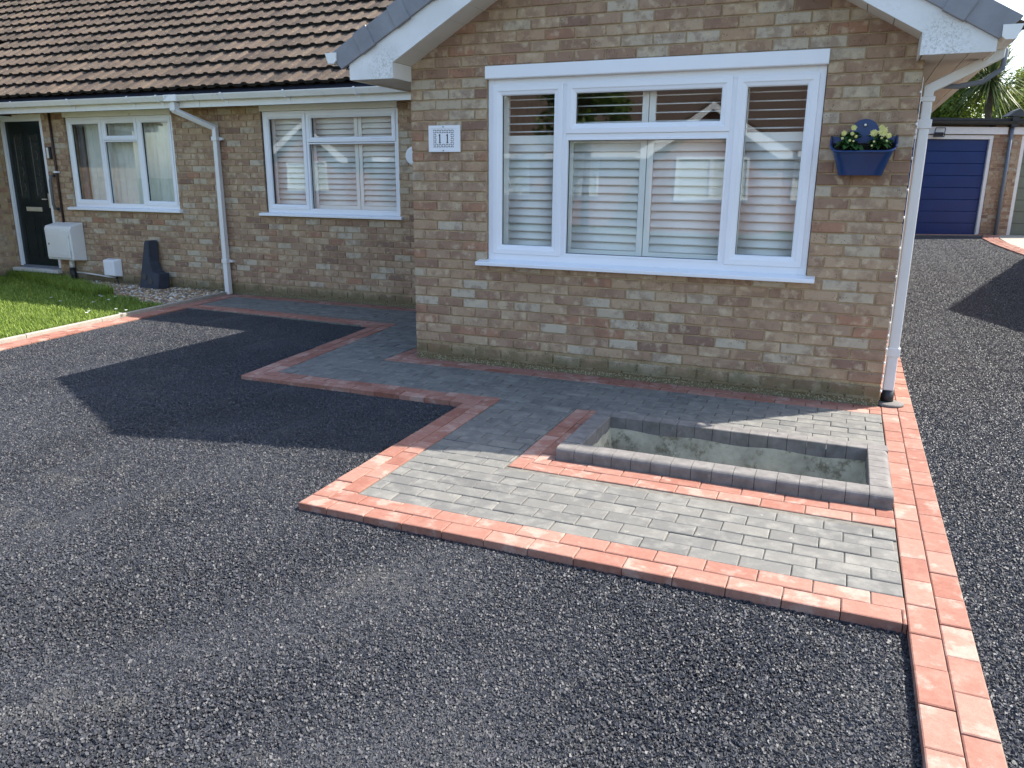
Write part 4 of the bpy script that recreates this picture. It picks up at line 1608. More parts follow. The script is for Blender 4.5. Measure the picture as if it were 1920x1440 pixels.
# front door
door = window_part('front_door', -7.62, MW, 0.1, nb, 'dark green panelled front door with two tall glass lights')
m = MB()
m.box(-8.055, -8.005, MW + 0.012, MW + 0.085, 0.17, 2.30)
m.box(-7.245, -7.190, MW + 0.012, MW + 0.085, 0.17, 2.30)
m.box(-8.005, -7.245, MW + 0.0125, MW + 0.085, 2.205, 2.30)
m.build('door_frame', 'upvc', door, bevel=0.003)
m = MB()
m.box(-8.004, -7.246, MW + 0.05, MW + 0.09, 0.185, 2.203)
slab = m.build('door_slab', 'door_green', door)
for (a, b) in ((-7.905, -7.675), (-7.575, -7.345)):
    for (c, d, gl_) in ((1.10, 2.06, True), (0.62, 0.94, False), (0.27, 0.56, False)) if False else ((1.12, 2.05, True), (0.30, 0.90, False)):
        m = MB()
        ring(m, a, b, c, d, 0.022, MW + 0.042, MW + 0.052)
        m.build('panel_mould', 'door_green', slab, bevel=0.003)
        if gl_:
            m = MB()
            m.box(a + 0.024, b - 0.024, MW + 0.047, MW + 0.0495, c + 0.024, d - 0.024)
            m.build('door_light', 'door_glass', slab)
            m = MB()
            m.box(a + 0.055, a + 0.066, MW + 0.0445, MW + 0.0468, c + 0.06, d - 0.06)
            for zz in (1.3, 1.52, 1.74):
                m.add([(a + 0.14, MW + 0.0455, zz + 0.06), (a + 0.148, MW + 0.0455, zz + 0.06), (a + 0.172, MW + 0.0455, zz), (a + 0.164, MW + 0.0455, zz)], [(0, 3, 2, 1)])
                m.add([(a + 0.14, MW + 0.0455, zz - 0.06), (a + 0.148, MW + 0.0455, zz - 0.06), (a + 0.172, MW + 0.0455, zz), (a + 0.164, MW + 0.0455, zz)], [(0, 1, 2, 3)])
            m.build('leaded_pattern', 'grab', slab)
m = MB()
m.box(-7.79, -7.47, MW + 0.036, MW + 0.050, 0.965, 1.025)
m.box(-7.775, -7.485, MW + 0.031, MW + 0.036, 0.978, 1.012)
m.build('letter_plate', 'chrome', slab, bevel=0.004)
m = MB()
m.box(-7.305, -7.268, MW + 0.036, MW + 0.05, 1.02, 1.22)
m.tube([(-7.288, MW + 0.04, 1.14), (-7.288, MW + 0.0, 1.14), (-7.38, MW - 0.002, 1.14)], 0.009, 8)
m.build('door_handle', 'chrome', slab, bevel=0.002)
m = MB()
m.box(-8.03, -7.215, MW + 0.02, MW + 0.085, 0.145, 0.186)
m.build('threshold', 'grey_pipe', door)
m = MB()
m.box(-8.13, -7.175, MW - 0.075, MW + 0.05, 0.095, 0.146)
m.build('door_sill', 'garage_white', door, bevel=0.004)

ndeck = roof_deck('roof', -13.0, PARTY + 0.002, nb)
def in_nb_bay(x, yy, zz):
    xr = -9.95
    zr = 3.62 - 0.55 * abs(x + 0.1 - xr)
    return zz < zr and x < -7.9
roof_tiles(ndeck, PARTY + 0.02 - 38 * CV, 38, 14, 300, lambda t: (abs(t[0] + 6.0) * 0.9) ** 2 + (t[1] - 2.6) ** 2 * 1.2 if False else ((t[0] - 3.27) ** 2 + (t[1] + 5.65) ** 2), in_nb_bay)
m = MB()
m.extr([(-12.2, 2.33), (-9.95, 3.585), (-7.78, 2.33), (-7.78, 2.27), (-9.95, 3.50), (-12.2, 2.27)], -0.25, 3.9, 'y')
m.build('bay_roof', 'tile_s', nb)
m = MB()
for r_ in range(8):
    for c in range(21):
        d = -0.46 + r_ * GA * math.cos(math.atan(0.56))
        if d > 1.85:
            continue
        t = MB()
        tile_geo(t, None, r_ * 37 + c)
        R3 = Matrix.Rotation(math.atan(0.56), 3, 'X')
        for i, p in enumerate(t.v):
            q_ = R3 @ Vector(p)
            t.v[i] = (-8.12 - (d + q_.y), -0.24 + c * CV + p[0], 2.545 + 0.56 * d + q_.z)
        m.add(t.v, t.f, random.random())
o = m.build('bay_tiling', 'tile_s', nb)
o['kind'] = 'stuff'
m = MB()
m.box(-7.79, -7.77, -0.25, 1.86, 2.20, 2.335)
m.build('bay_fascia', 'upvc_old', nb)
m = MB()
m.box(-8.118, -7.791, -0.25, 1.97, 2.205, 2.215)
m.build('bay_soffit', 'upvc_old', nb)
for i in range(10):
    m = MB()
    pr = [(-9.95 + 0.14 * math.cos(a), 3.57 + 0.13 * math.sin(a)) for a in [math.pi * k / 8 for k in range(9)]]
    m.extr(pr, -0.28 + i * 0.415, -0.28 + i * 0.415 + 0.41, 'y')
    m.build('ridge_tile', 'tile', nb)
eaves(nb, -8.0, PARTY - 0.004, [-7.22, -6.15, -5.1, -4.62])

# shared white downpipe at the party line
dp2 = pipe(nb, [(-4.40, 1.93, 2.36), (-4.40, 1.93, 2.245), (-4.035, 2.185, 2.05), (-4.035, 2.185, 0.0)], 0.068, [(-4.40, 1.93, 2.24, 0.09), (-4.035, 2.185, 1.90, 0.05), (-4.035, 2.185, 0.40, 0.05)])
m = MB()
m.box(-4.50, -4.30, 1.862, 1.972, 2.345, 2.42)
m.build('gutter_outlet', 'upvc_old', dp2, bevel=0.004)
for zz in (1.91, 0.41):
    m = MB()
    m.box(-3.995, -3.955, 2.205, 2.245, zz, zz + 0.03)
    m.build('pipe_clip', 'upvc_pipe', dp2)
# brown conduit from the soffit to the meter box
m = MB()
m.tube([(-6.99, MW - 0.02, 2.30), (-6.985, MW - 0.02, 1.6), (-6.98, MW - 0.02, 0.80)], 0.016, 8)
cd = m.build('conduit', 'brown', nb, True)
m = MB()
m.box(-7.02, -6.945, MW - 0.042, MW - 0.002, 1.505, 1.53)
m.build('conduit_clip', 'white2', cd)

# ------------------------------------------------------------------ things fixed to or leaning on the neighbour's wall
mt = thing('meter_box', 'pale cream gas meter box hanging on the wall by the green door', 'meter box', (-6.9, MW - 0.12, 0.3))
m = MB()
pr = [(MW - 0.002, 0.305), (MW - 0.215, 0.325), (MW - 0.225, 0.745), (MW - 0.205, 0.79), (MW - 0.002, 0.835)]
m.extr(pr[::-1], -7.13, -6.62, 'x')
m.build('box_body', 'meter', mt, bevel=0.012)
m = MB()
m.box(-7.105, -6.655, MW - 0.234, MW - 0.222, 0.355, 0.725)
m.build('box_door', 'meter', mt, bevel=0.005)
m = MB()
m.box(-7.07, -6.69, MW - 0.2385, MW - 0.2335, 0.39, 0.69)
dpan = m.build('door_panel', 'meter', mt, bevel=0.004)
m = MB()
m.box(-7.06, -7.035, MW - 0.243, MW - 0.238, 0.53, 0.555)
m.build('lock', 'grab', mt, bevel=0.002)
for zz in (0.41, 0.62):
    m = MB()
    m.box(-6.662, -6.648, MW - 0.236, MW - 0.225, zz, zz + 0.05)
    m.build('hinge', 'garage_white', mt)
m = MB()
m.tube([(-6.885, MW - 0.05, 0.31), (-6.885, MW - 0.05, 0.20)], 0.034, 12)
m.build('white_pipe', 'white2', mt, True)
m = MB()
m.tube([(-6.885, MW - 0.05, 0.20), (-6.87, MW - 0.05, 0.0)], 0.041, 12)
m.build('black_sleeve', 'black', mt, True)
m = MB()
m.tube([(-6.83, MW - 0.03, 0.135), (-6.6, MW - 0.03, 0.125), (-6.4, MW - 0.03, 0.115), (-6.22, MW - 0.03, 0.10), (-6.08, MW - 0.03, 0.10)], 0.011, 8)
m.build('cable', 'garage_white', mt, True)

jb = thing('junction_box', 'small white junction box low on the wall above the gravel', 'junction box', (-6.08, MW - 0.06, 0.12))
m = MB()
m.add([(-6.21, MW - 0.002, 0.11), (-5.955, MW - 0.002, 0.11), (-5.955, MW - 0.002, 0.36), (-6.21, MW - 0.002, 0.36),
       (-6.185, MW - 0.12, 0.13), (-5.985, MW - 0.12, 0.13), (-5.985, MW - 0.12, 0.345), (-6.185, MW - 0.12, 0.345)],
      [(4, 5, 6, 7), (0, 1, 5, 4), (1, 2, 6, 5), (2, 3, 7, 6), (3, 0, 4, 7), (3, 2, 1, 0)])
m.build('cover', 'white2', jb, bevel=0.014)
m = MB()
m.tube([(-6.03, MW - 0.05, 0.12), (-6.03, MW - 0.05, 0.085)], 0.016, 8)
m.tube([(-6.03, MW - 0.05, 0.085), (-6.0, MW - 0.04, 0.0)], 0.007, 6)
m.build('cable_tail', 'black', jb, True)

# dark moulded rubber barrier foot standing on end
ft = thing('barrier_foot', 'dark slate rubber barrier foot with two holes standing against the wall', 'barrier foot', (-5.23, 2.05, 0))
out = [(-0.20, 0.0), (0.20, 0.0), (0.205, 0.22), (0.165, 0.215), (0.06, 0.235), (-0.005, 0.36), (-0.035, 0.63), (-0.105, 0.635), (-0.125, 0.60)]
m = MB()
yf_, ybk = 2.00, 2.16
ringv = [(0.84 * x - 5.23, z) for x, z in out]
n = len(ringv)
vs_ = [(x, yf_ + 0.10 * z / 0.64, z + 0.01) for x, z in ringv] + [(x + 0.035, ybk + 0.07 * z / 0.64, z + 0.01) for x, z in ringv]
m.add(vs_, [tuple(range(n))] + [tuple(range(2 * n - 1, n - 1, -1))] + [((i + 1) % n, i, n + i, n + (i + 1) % n) for i in range(n)])
body = m.build('foot_body', 'slate', ft, bevel=0.010)
for (hx, hz) in ((-0.085, 0.165), (0.025, 0.105)):
    for (rad_, dep, mat_, nm) in ((0.050, 0.004, 'slate', 'hole_rim'), (0.041, 0.007, 'black', 'hole')):
        m = MB()
        k = 20
        vs_ = []
        for dd in (dep, -0.02):
            for i in range(k):
                a = 2 * math.pi * i / k
                z = hz + rad_ * math.sin(a)
                vs_.append((hx - 5.23 + rad_ * math.cos(a), yf_ + 0.10 * z / 0.64 - dd, z + 0.01))
        m.add(vs_, [tuple(range(k))] + [(i, k + i, k + (i + 1) % k, (i + 1) % k) for i in range(k)])
        m.build(nm, mat_, ft)

db = thing('doorbell', 'small silver and black video doorbell beside the green door', 'doorbell', (-7.07, MW, 1.69))
m = MB()
m.box(-7.125, -7.045, MW - 0.028, MW - 0.001, 1.69, 1.855)
m.build('body', 'black', db, bevel=0.006)
m = MB()
m.box(-7.117, -7.078, MW - 0.034, MW - 0.027, 1.70, 1.845)
m.build('face_plate', 'meter', db, bevel=0.004)
gr = thing('grab_rail', 'short grey grab rail upright beside the green front door', 'handrail', (-7.06, MW, 1.0))
m = MB()
m.tube([(-7.05, MW - 0.005, 1.47), (-7.055, MW - 0.06, 1.46), (-7.06, MW - 0.075, 1.40), (-7.065, MW - 0.075, 1.08), (-7.06, MW - 0.06, 1.02), (-7.05, MW - 0.005, 1.01)], 0.021, 10)
m.build('rail', 'grab', gr, True)
for zz in (1.0, 1.48):
    m = MB()
    m.tube([(-7.05, MW - 0.001, zz), (-7.05, MW - 0.012, zz)], 0.036, 12)
    m.build('mounting', 'grab', gr, True)

# round cover on the recessed wall next to the bay
m = MB()
m.tube([(-1.275, MW - 0.001, 1.715), (-1.275, MW - 0.018, 1.715), (-1.275, MW - 0.026, 1.715)], [0.098, 0.098, 0.082], 28)
o = m.build('vent_cover', 'white2', None, False)
tag(o, 'round white cover on the recessed wall, half hidden by the bay corner', 'vent cover')

# ------------------------------------------------------------------ house number plaque
sg = thing('house_number', 'white enamel house number plaque with ornate black border reading 11', 'house number', (0.297, -0.005, 1.675))
SX0, SX1, SZ0, SZ1 = 0.160, 0.437, 1.673, 1.873
m = MB()
m.box(SX0, SX1, -0.012, -0.002, SZ0, SZ1)
m.build('plate', 'sign', sg, bevel=0.003)
m = MB()
ring(m, SX0 + 0.002, SX1 - 0.002, SZ0 + 0.002, SZ1 - 0.002, 0.022, -0.0155, -0.0115)
m.build('rim', 'sign', sg, bevel=0.002)
cx, cz = (SX0 + SX1) / 2 - 0.006, (SZ0 + SZ1) / 2 + 0.001
def blob(m, x, z, a, b, rot):
    k = 8
    pts = []
    for i in range(k):
        t = 2 * math.pi * i / k
        u, v_ = a * math.cos(t), b * math.sin(t)
        pts.append((x + u * math.cos(rot) - v_ * math.sin(rot), -0.0128, z + u * math.sin(rot) + v_ * math.cos(rot)))
    m.add(pts, [tuple(range(k))])
m = MB()
rs = random.Random(3)
cols, rws = 12, 9
for i in range(cols):
    for j in range(rws):
        if 2 <= i < cols - 2 and 2 <= j < rws - 2:
            continue
        x = cx + (i - (cols - 1) / 2) * 0.0152
        z = cz + (j - (rws - 1) / 2) * 0.0152
        s_ = -1 if (i + j) % 2 else 1
        blob(m, x, z, 0.0064, 0.0036, s_ * math.pi / 4 + (0.25 if (i % 3 == 0) else 0))
        if (i + j) % 2 == 0:
            blob(m, x + 0.0072, z + 0.0072, 0.0022, 0.0016, 0.4)
m.build('ornament', 'ink', sg)
for dx in (-0.032, 0.034):
    m = MB()
    X_ = cx + dx
    pts = [(X_ - 0.0045, cz - 0.028), (X_ + 0.0045, cz - 0.028), (X_ + 0.0045, cz + 0.036), (X_ - 0.0005, cz + 0.036), (X_ - 0.0115, cz + 0.024), (X_ - 0.0105, cz + 0.021), (X_ - 0.0045, cz + 0.0235)]
    m.add([(x, -0.0129, z) for x, z in pts], [tuple(range(len(pts)))])
    m.add([(x, -0.0129, z) for x, z in [(X_ - 0.0105, cz - 0.033), (X_ + 0.0105, cz - 0.033), (X_ + 0.0095, cz - 0.029), (X_ + 0.0045, cz - 0.0275), (X_ - 0.0045, cz - 0.0275), (X_ - 0.0095, cz - 0.029)]], [(0, 1, 2, 3, 4, 5)])
    m.build('digit', 'ink', sg)
for zz in (SZ0 + 0.012, SZ1 - 0.012):
    m = MB()
    m.tube([(cx, -0.0155, zz), (cx, -0.0185, zz)], 0.005, 8)
    m.build('screw', 'grab', sg)

# ------------------------------------------------------------------ wall basket with two primrose plants
pb = thing('wall_planter', 'deep blue plastic half basket hung on the brick wall', 'planter', (3.30, -0.01, 1.515))
def half_basket(m, k=1.0, zlo=1.515, zhi=1.695, grow=0.0, cap=True):
    """back flat on the wall, rounded front; tapers to the foot"""
    lv = []
    for t in (0.0, 0.06, 0.5, 1.0):
        w = 0.128 + 0.062 * t + grow
        dp_ = 0.112 + 0.068 * t + grow
        z = zlo + (zhi - zlo) * t
        ring_ = [(-w, -0.006), (-w, -dp_ * 0.55)]
        for a in range(1, 5):
            th = math.pi / 2 * a / 5
            ring_.append((-w + 0.055 * (1 - math.cos(th)), -dp_ * 0.55 - (dp_ * 0.45) * math.sin(th)))
        ring_ += [(-w + 0.06, -dp_ * 1.0), (w - 0.06, -dp_ * 1.0)]
        for a in range(4, 0, -1):
            th = math.pi / 2 * a / 5
            ring_.append((w - 0.055 * (1 - math.cos(th)), -dp_ * 0.55 - (dp_ * 0.45) * math.sin(th)))
        ring_ += [(w, -dp_ * 0.55), (w, -0.006)]
        lv.append([(3.302 + x, y, z + (0.062 - 0.56 * -y) * t) for x, y in ring_])
    n = len(lv[0])
    vs_ = [p for r_ in lv for p in r_]
    fs = []
    for l in range(len(lv) - 1):
        for i in range(n):
            j = (i + 1) % n
            fs.append((l * n + i, l * n + j, (l + 1) * n + j, (l + 1) * n + i))
    if cap:
        fs.append(tuple(range(n - 1, -1, -1)))
    m.add(vs_, fs)
    return lv
m = MB()
lv = half_basket(m)
o = m.build('basket', 'blue_plastic', pb, True)
sol = o.modifiers.new('wall', 'SOLIDIFY')
sol.thickness = 0.004
bv = o.modifiers.new('edge', 'EDGE_SPLIT')
bv.split_angle = math.radians(50)
m = MB()
rim = [Vector(p) for p in lv[-1]]
m.tube([p + Vector((0, -0.004 if p.y < -0.05 else 0, 0)) for p in rim], 0.008, 8)
m.build('rim', 'blue_plastic', pb, True)
m = MB()
pr = [(3.302 + 0.19, 1.69)] + [(3.302 + 0.085 * math.cos(a) * 1.0, 1.775 + 0.085 * math.sin(a)) for a in [math.pi * k / 12 for k in range(13)]] + [(3.302 - 0.19, 1.69)]
m.extr(pr, -0.010, -0.003, 'y')
m.build('back_plate', 'blue_plastic', pb, bevel=0.002)
m = MB()
m.tube([(3.302, -0.010, 1.822), (3.302, -0.013, 1.822)], 0.015, 14)
m.build('screw_hole', 'black', pb)
m = MB()
m.tube([(3.302, -0.013, 1.823), (3.302, -0.019, 1.823)], 0.008, 10)
m.build('screw', 'white2', pb, True)
m = MB()
sl = [(x, y * 0.96, 1.718 + 0.40 * y) for x, y, z in lv[-2]]
m.add([(3.302 + (p[0] - 3.302) * 1.10, p[1] * 1.05, p[2]) for p in sl], [tuple(range(len(sl)))])
m.build('compost', 'soil', pb)

def leaf(m, base, az, pit_, ln, wd, r, curl=0.5):
    d = Vector((math.cos(az), math.sin(az), 0))
    s_ = Vector((-math.sin(az), math.cos(az), 0))
    vs_ = []
    seg = 5
    for i in range(seg + 1):
        t = i / seg
        p = pit_ - curl * t
        c = Vector(base) + d * (ln * t * math.cos(pit_ * (1 - 0.5 * t))) + Vector((0, 0, ln * (math.sin(pit_) * t - curl * 0.5 * t * t)))
        w = wd * math.sin(math.pi * min(1, 0.12 + 0.88 * t)) ** 0.7 * (1 - 0.15 * t)
        if i == seg:
            w = wd * 0.12
        vs_ += [tuple(c - s_ * w + Vector((0, 0, w * 0.35))), tuple(c), tuple(c + s_ * w + Vector((0, 0, w * 0.35)))]
    fs = []
    for i in range(seg):
        a = i * 3
        fs += [(a, a + 1, a + 4, a + 3), (a + 1, a + 2, a + 5, a + 4)]
    m.add(vs_, fs, r)

def primrose(name, label, cx_, cy_, flowers, buds, seed):
    pl = thing(name, label, 'flowers', (cx_, cy_, 1.665))
    rs = random.Random(seed)
    m = MB()
    for i in range(64):
        az = rs.gauss(-math.pi / 2, 1.1) if i % 3 else rs.uniform(0, 2 * math.pi)
        up = rs.random()
        bz = 1.685 + 0.075 * up
        leaf(m, (cx_ + rs.uniform(-.03, .03), cy_ + rs.uniform(-.02, .02), bz), az, rs.uniform(0.1, 0.55) + 0.35 * up, rs.uniform(0.055, 0.088) * (1.05 - 0.3 * up), rs.uniform(0.020, 0.030), rs.random(), rs.uniform(0.8, 1.5))
    m.build('leaves', 'flower_leaf', pl, True)
    m = MB()
    for (x, z, s_) in flowers + buds:
        m.tube([(cx_, cy_, 1.665), ((cx_ + x) / 2, cy_ - 0.05, (1.665 + z) / 2 + 0.01), (x, cy_ - 0.075, z)], 0.0025, 5)
    m.build('stems', 'flower_leaf', pl, True)
    for (x, z, s_) in flowers:
        m = MB()
        k = 14
        for lay in range(3):
            for i in range(k if lay < 2 else 7):
                t = 2 * math.pi * (i + 0.5 * lay) / (k if lay < 2 else 7)
                R_ = s_ * (1.0 - 0.28 * lay) * rs.uniform(0.85, 1.08)
                d = Vector((math.cos(t), 0, math.sin(t)))
                q_ = Vector((-math.sin(t), 0, math.cos(t)))
                c = Vector((x, cy_ - 0.079 - 0.004 * lay, z))
                m.add([tuple(c), tuple(c + d * R_ * 0.6 - q_ * R_ * 0.2 + Vector((0, -0.004, 0))), tuple(c + d * R_ + Vector((0, -0.007 + rs.uniform(0, .006), 0))), tuple(c + d * R_ * 0.6 + q_ * R_ * 0.2 + Vector((0, -0.004, 0)))], [(0, 1, 2, 3)], rs.random())
        m.build('flower', 'petal', pl)
    for (x, z, s_) in buds:
        m = MB()
        m.tube([(x, cy_ - 0.075, z - s_), (x, cy_ - 0.075, z - s_ * 0.5), (x, cy_ - 0.075, z + s_ * 0.5), (x, cy_ - 0.075, z + s_)], [s_ * 0.4, s_, s_, s_ * 0.3], 8)
        m.r = [rs.random()] * len(m.v)
        m.build('bud', 'petal', pl, True)
primrose('primrose', 'leafier yellow primrose with small scattered blooms in the blue basket', 3.225, -0.115, [(3.185, 1.765, 0.019), (3.238, 1.797, 0.020), (3.232, 1.762, 0.014)],
         [(3.178, 1.735, 0.008), (3.255, 1.745, 0.009), (3.222, 1.722, 0.008), (3.243, 1.718, 0.006)], 5)
primrose('primrose', 'yellow primrose with one large double bloom in the blue basket', 3.395, -0.115, [(3.355, 1.765, 0.026), (3.405, 1.772, 0.034), (3.395, 1.795, 0.02), (3.438, 1.748, 0.020)],
         [(3.36, 1.715, 0.006), (3.43, 1.718, 0.007), (3.40, 1.735, 0.007), (3.35, 1.69, 0.006)], 9)

# ------------------------------------------------------------------ gravel strip, lawn, grass, daisies
def lawn_line(x):             # front of the gravel
    return 2.12 + (x + 7.2) * (1.10 - 2.12) / 3.1
kx = lambda y: LX(y) - 0.256
gb = MB().prism([(-8.1, 2.05), (-7.2, 1.98), (kx(1.05), 1.0), (kx(2.24), 2.245), (-8.1, 2.245)], -0.06, -0.012).build('gravel_bed', 'soil')
gb['kind'] = 'structure'
lw = MB().prism([(-14, -5.5), (kx(-5.5), -5.5), (kx(1.05), 1.05), (-7.2, 2.06), (-8.1, 2.16), (-14, 2.16)], -0.06, 0.012).build('lawn', 'earth')
lw['kind'] = 'structure'
m = MB()
ico = np.array([(0, 0, 1), (0.89, 0, 0.45), (0.28, 0.85, 0.45), (-0.72, 0.53, 0.45), (-0.72, -0.53, 0.45), (0.28, -0.85, 0.45),
                (0.72, 0.53, -0.45), (-0.28, 0.85, -0.45), (-0.89, 0, -0.45), (-0.28, -0.85, -0.45), (0.72, -0.53, -0.45), (0, 0, -1)])
icf = [(0, 1, 2), (0, 2, 3), (0, 3, 4), (0, 4, 5), (0, 5, 1), (1, 6, 2), (2, 7, 3), (3, 8, 4), (4, 9, 5), (5, 10, 1), (2, 6, 7), (3, 7, 8), (4, 8, 9), (5, 9, 10), (1, 10, 6), (6, 11, 7), (7, 11, 8), (8, 11, 9), (9, 11, 10), (10, 11, 6)]
cnt = 0
while cnt < 5200:
    x = rng.uniform(-8.05, -3.8)
    y = rng.uniform(0.95, 2.24)
    if y < lawn_line(x) - 0.05 + rng.uniform(-0.06, 0.05) or x > kx(y) - 0.012:
        continue
    r = rng.uniform(0.010, 0.024)
    R = np.array(Matrix.Rotation(rng.random() * 6.28, 3, 'Z') @ Matrix.Rotation(rng.uniform(-.5, .5), 3, 'X'))
    c = ico * (1 + 0.25 * (rng.random((12, 3)) - 0.5)) * r * np.array([1.3, 0.95, 0.7])
    m.add(c @ R.T + np.array([x, y, rng.uniform(-0.004, 0.018)]), icf, float(rng.random()))
    cnt += 1
o = m.build('gravel', 'stone', None, True)
tag(o, 'loose brown and cream pea shingle at the foot of the wall', None, None, 'stuff')

def grass_blades(n, region, hmin, hmax, m):
    k = 0
    while k < n:
        x, y = region()
        if x is None:
            continue
        h = rng.uniform(hmin, hmax)
        a = rng.random() * 6.283
        ln = rng.uniform(0.2, 0.9) * h
        w = rng.uniform(0.002, 0.0042)
        dx, dy = math.cos(a), math.sin(a)
        px, py = -dy * w, dx * w
        z0 = 0.008
        r = float(rng.random())
        m.add([(x - px, y - py, z0), (x + px, y + py, z0), (x + px * .8 + dx * ln * 0.35, y + py * .8 + dy * ln * 0.35, z0 + h * 0.6),
               (x - px * .8 + dx * ln * 0.35, y - py * .8 + dy * ln * 0.35, z0 + h * 0.6), (x + dx * ln, y + dy * ln, z0 + h)],
              [(0, 1, 2, 3), (3, 2, 4)], r)
        k += 1
def reg():
    x = rng.uniform(-8.2, -3.3)
    y = rng.uniform(-2.4, 2.1)
    if x > kx(y) - 0.01 or y > lawn_line(x) - 0.02 + 0.05 * math.sin(x * 9) or y > 2.2:
        return None, None
    # keep what the view can hold
    if x < -4.4 and y < -2.3 - (x + 4.4) * -0.75:
        return None, None
    return x, y
m = MB()
grass_blades(105000, reg, 0.018, 0.056, m)
def reg2():
    x, y = reg()
    if x is None or y < lawn_line(x) - 0.35 or x > -5.2:
        return None, None
    return x, y
grass_blades(6000, reg2, 0.07, 0.15, m)
o = m.build('grass', 'grass', None)
tag(o, 'short bright green grass of the front lawn', None, None, 'stuff')
DAI = [(97, 560), (113, 567), (175, 569), (187, 556), (191, 558), (204, 564), (163, 589), (237, 584), (218, 582), (226, 590), (217, 558), (167, 586)]
def ground_px(x, y, z=0.06):
    d = Vector((0.92055299, 0.39053456, 0.00805953)) * (x - 960) - Vector((-0.10669322, 0.23153787, 0.96695748)) * (y - 720) + Vector((-0.37576423, 0.89099550, -0.25481027)) * 1458.85
    t = (z - 1.4745) / d.z
    return Vector((3.2678, -5.6514, 1.4745)) + d * t
for (a, b) in DAI:
    p = ground_px(a, b)
    dy = thing('daisy', 'tiny white daisy flowering in the green lawn grass', 'daisy', (p.x, p.y, 0.01), 'daisies in the lawn')
    m = MB()
    m.tube([(p.x, p.y, 0.01), (p.x, p.y, 0.073)], 0.0018, 5)
    m.r = [0.5] * len(m.v)
    m.build('stem', 'grass', dy)
    m = MB()
    k = 12
    for i in range(k):
        t0, t1 = 2 * math.pi * i / k, 2 * math.pi * (i + 0.7) / k
        m.add([(p.x, p.y, 0.074), (p.x + 0.017 * math.cos(t0), p.y + 0.017 * math.sin(t0), 0.078), (p.x + 0.017 * math.cos(t1), p.y + 0.017 * math.sin(t1), 0.078)], [(0, 1, 2)])
    m.build('petals', 'daisy', dy)

# ------------------------------------------------------------------ garages at the end of the side drive
GA_O = Vector((5.844, 14.199, 0.368))
GA_A = math.radians(22.5)
def gl2w(u, v, z):
    return (GA_O.x + u * math.cos(GA_A) - v * math.sin(GA_A), GA_O.y + u * math.sin(GA_A) + v * math.cos(GA_A), GA_O.z + z)
def gbuild(m, name, mat, parent, **kw):
    m.xf(gl2w)
    return m.build(name, mat, parent, **kw)

def garage(label, u0, u1, doormat, boards, wall_u, gutter):
    g = thing('garage', label, 'garage', gl2w((u0 + u1) / 2, 1.0, -0.05))
    m = MB()
    for (a, b) in wall_u:
        m.box(a, b, 0.0, 0.1, -0.25, 2.30)
    core = gbuild(m, 'wall', 'mortar', g)
    bj = MB()
    for (a, b) in wall_u:
        for n_ in range(30):
            za = -0.02 + n_ * 0.0763 + 0.005
            t = a - (0.1125 if n_ % 2 else 0.0)
            while t < b:
                p, q_ = max(t, a), min(t + 0.215, b)
                if q_ - p > 0.02:
                    bj.box(p, q_, -0.006, 0.04, za, za + 0.066, random.random())
                t += 0.225
    gbuild(bj, 'brickwork', 'brick_g', g)['kind'] = 'stuff'
    m = MB()
    m.box(u0 - 0.02, u1 + 0.02, 0.12, 5.0, -0.2, 2.28)
    gbuild(m, 'garage_body', 'mortar', g)
    dr = bpy.data.objects.new('garage_door', None)
    link(dr, gl2w((u0 + u1) / 2, 0.0, 0.0), g)
    for i in range(boards):
        h = 2.0 / boards
        m = MB()
        m.extr([(0.052, i * h + 0.006), (0.045, i * h + 0.012), (0.045, (i + 1) * h - 0.004), (0.052, (i + 1) * h + 0.002), (0.08, (i + 1) * h + 0.002), (0.08, i * h + 0.006)][::-1], u0 + 0.002, u1 - 0.002, 'x')
        gbuild(m, 'door_board', doormat, dr)
    m = MB()
    m.box(u0, u1, 0.08, 0.10, 0.0, 2.0)
    gbuild(m, 'door_backing', 'black', dr)
    m = MB()
    m.box(u0 - 0.075, u0, 0.0, 0.09, -0.02, 2.0)
    m.box(u1, u1 + 0.075, 0.0, 0.09, -0.02, 2.0)
    m.box(u0 - 0.075, u1 + 0.075, -0.001, 0.09, 2.0, 2.085)
    gbuild(m, 'door_frame', 'garage_white', dr, bevel=0.004)
    m = MB()
    m.box(u0 - 0.3, u1 + 0.33, -0.045, -0.012, 2.10, 2.245)
    gbuild(m, 'fascia', 'garage_white', g, bevel=0.003)
    m = MB()
    m.box(u0 - 0.4, u1 + gutter, -0.10, 5.2, 2.37, 2.42)
    m.box(u0 - 0.4, u1 + gutter, -0.06, 5.2, 2.28, 2.37)
    gbuild(m, 'flat_roof', 'dark_gutter', g)
    m = MB()
    pr = [(-0.105 + 0.055 * math.cos(a), 2.36 + 0.07 * math.sin(a)) for a in [math.pi + math.pi * k / 8 for k in range(9)]]
    m.extr(pr, u0 - 0.4, u1 + gutter, 'x')
    gbuild(m, 'gutter', 'dark_gutter', g)
    return g
g1 = garage('brick garage with royal blue boarded door at the end of the drive', -2.13, 0.0, 'garage_blue', 8, [(0.08, 0.50)], 0.44)
m = MB()
m.tube([(0.40, -0.06, 2.30), (0.40, -0.06, -0.03)], 0.037, 10)
pp = gbuild(m, 'downpipe', 'grey_pipe', g1, smooth=True)
m = MB()
m.add([(0.22, -0.16, 2.46), (0.62, -0.16, 2.46), (0.62, 0.1, 2.46), (0.22, 0.1, 2.46), (0.33, -0.13, 2.56), (0.47, -0.13, 2.62), (0.47, 0.0, 2.62), (0.33, 0.0, 2.56)],
      [(0, 1, 5, 4), (1, 2, 6, 5), (2, 3, 7, 6), (3, 0, 4, 7), (4, 5, 6, 7), (3, 2, 1, 0)])
m.box(0.33, 0.47, -0.14, -0.02, 2.25, 2.46)
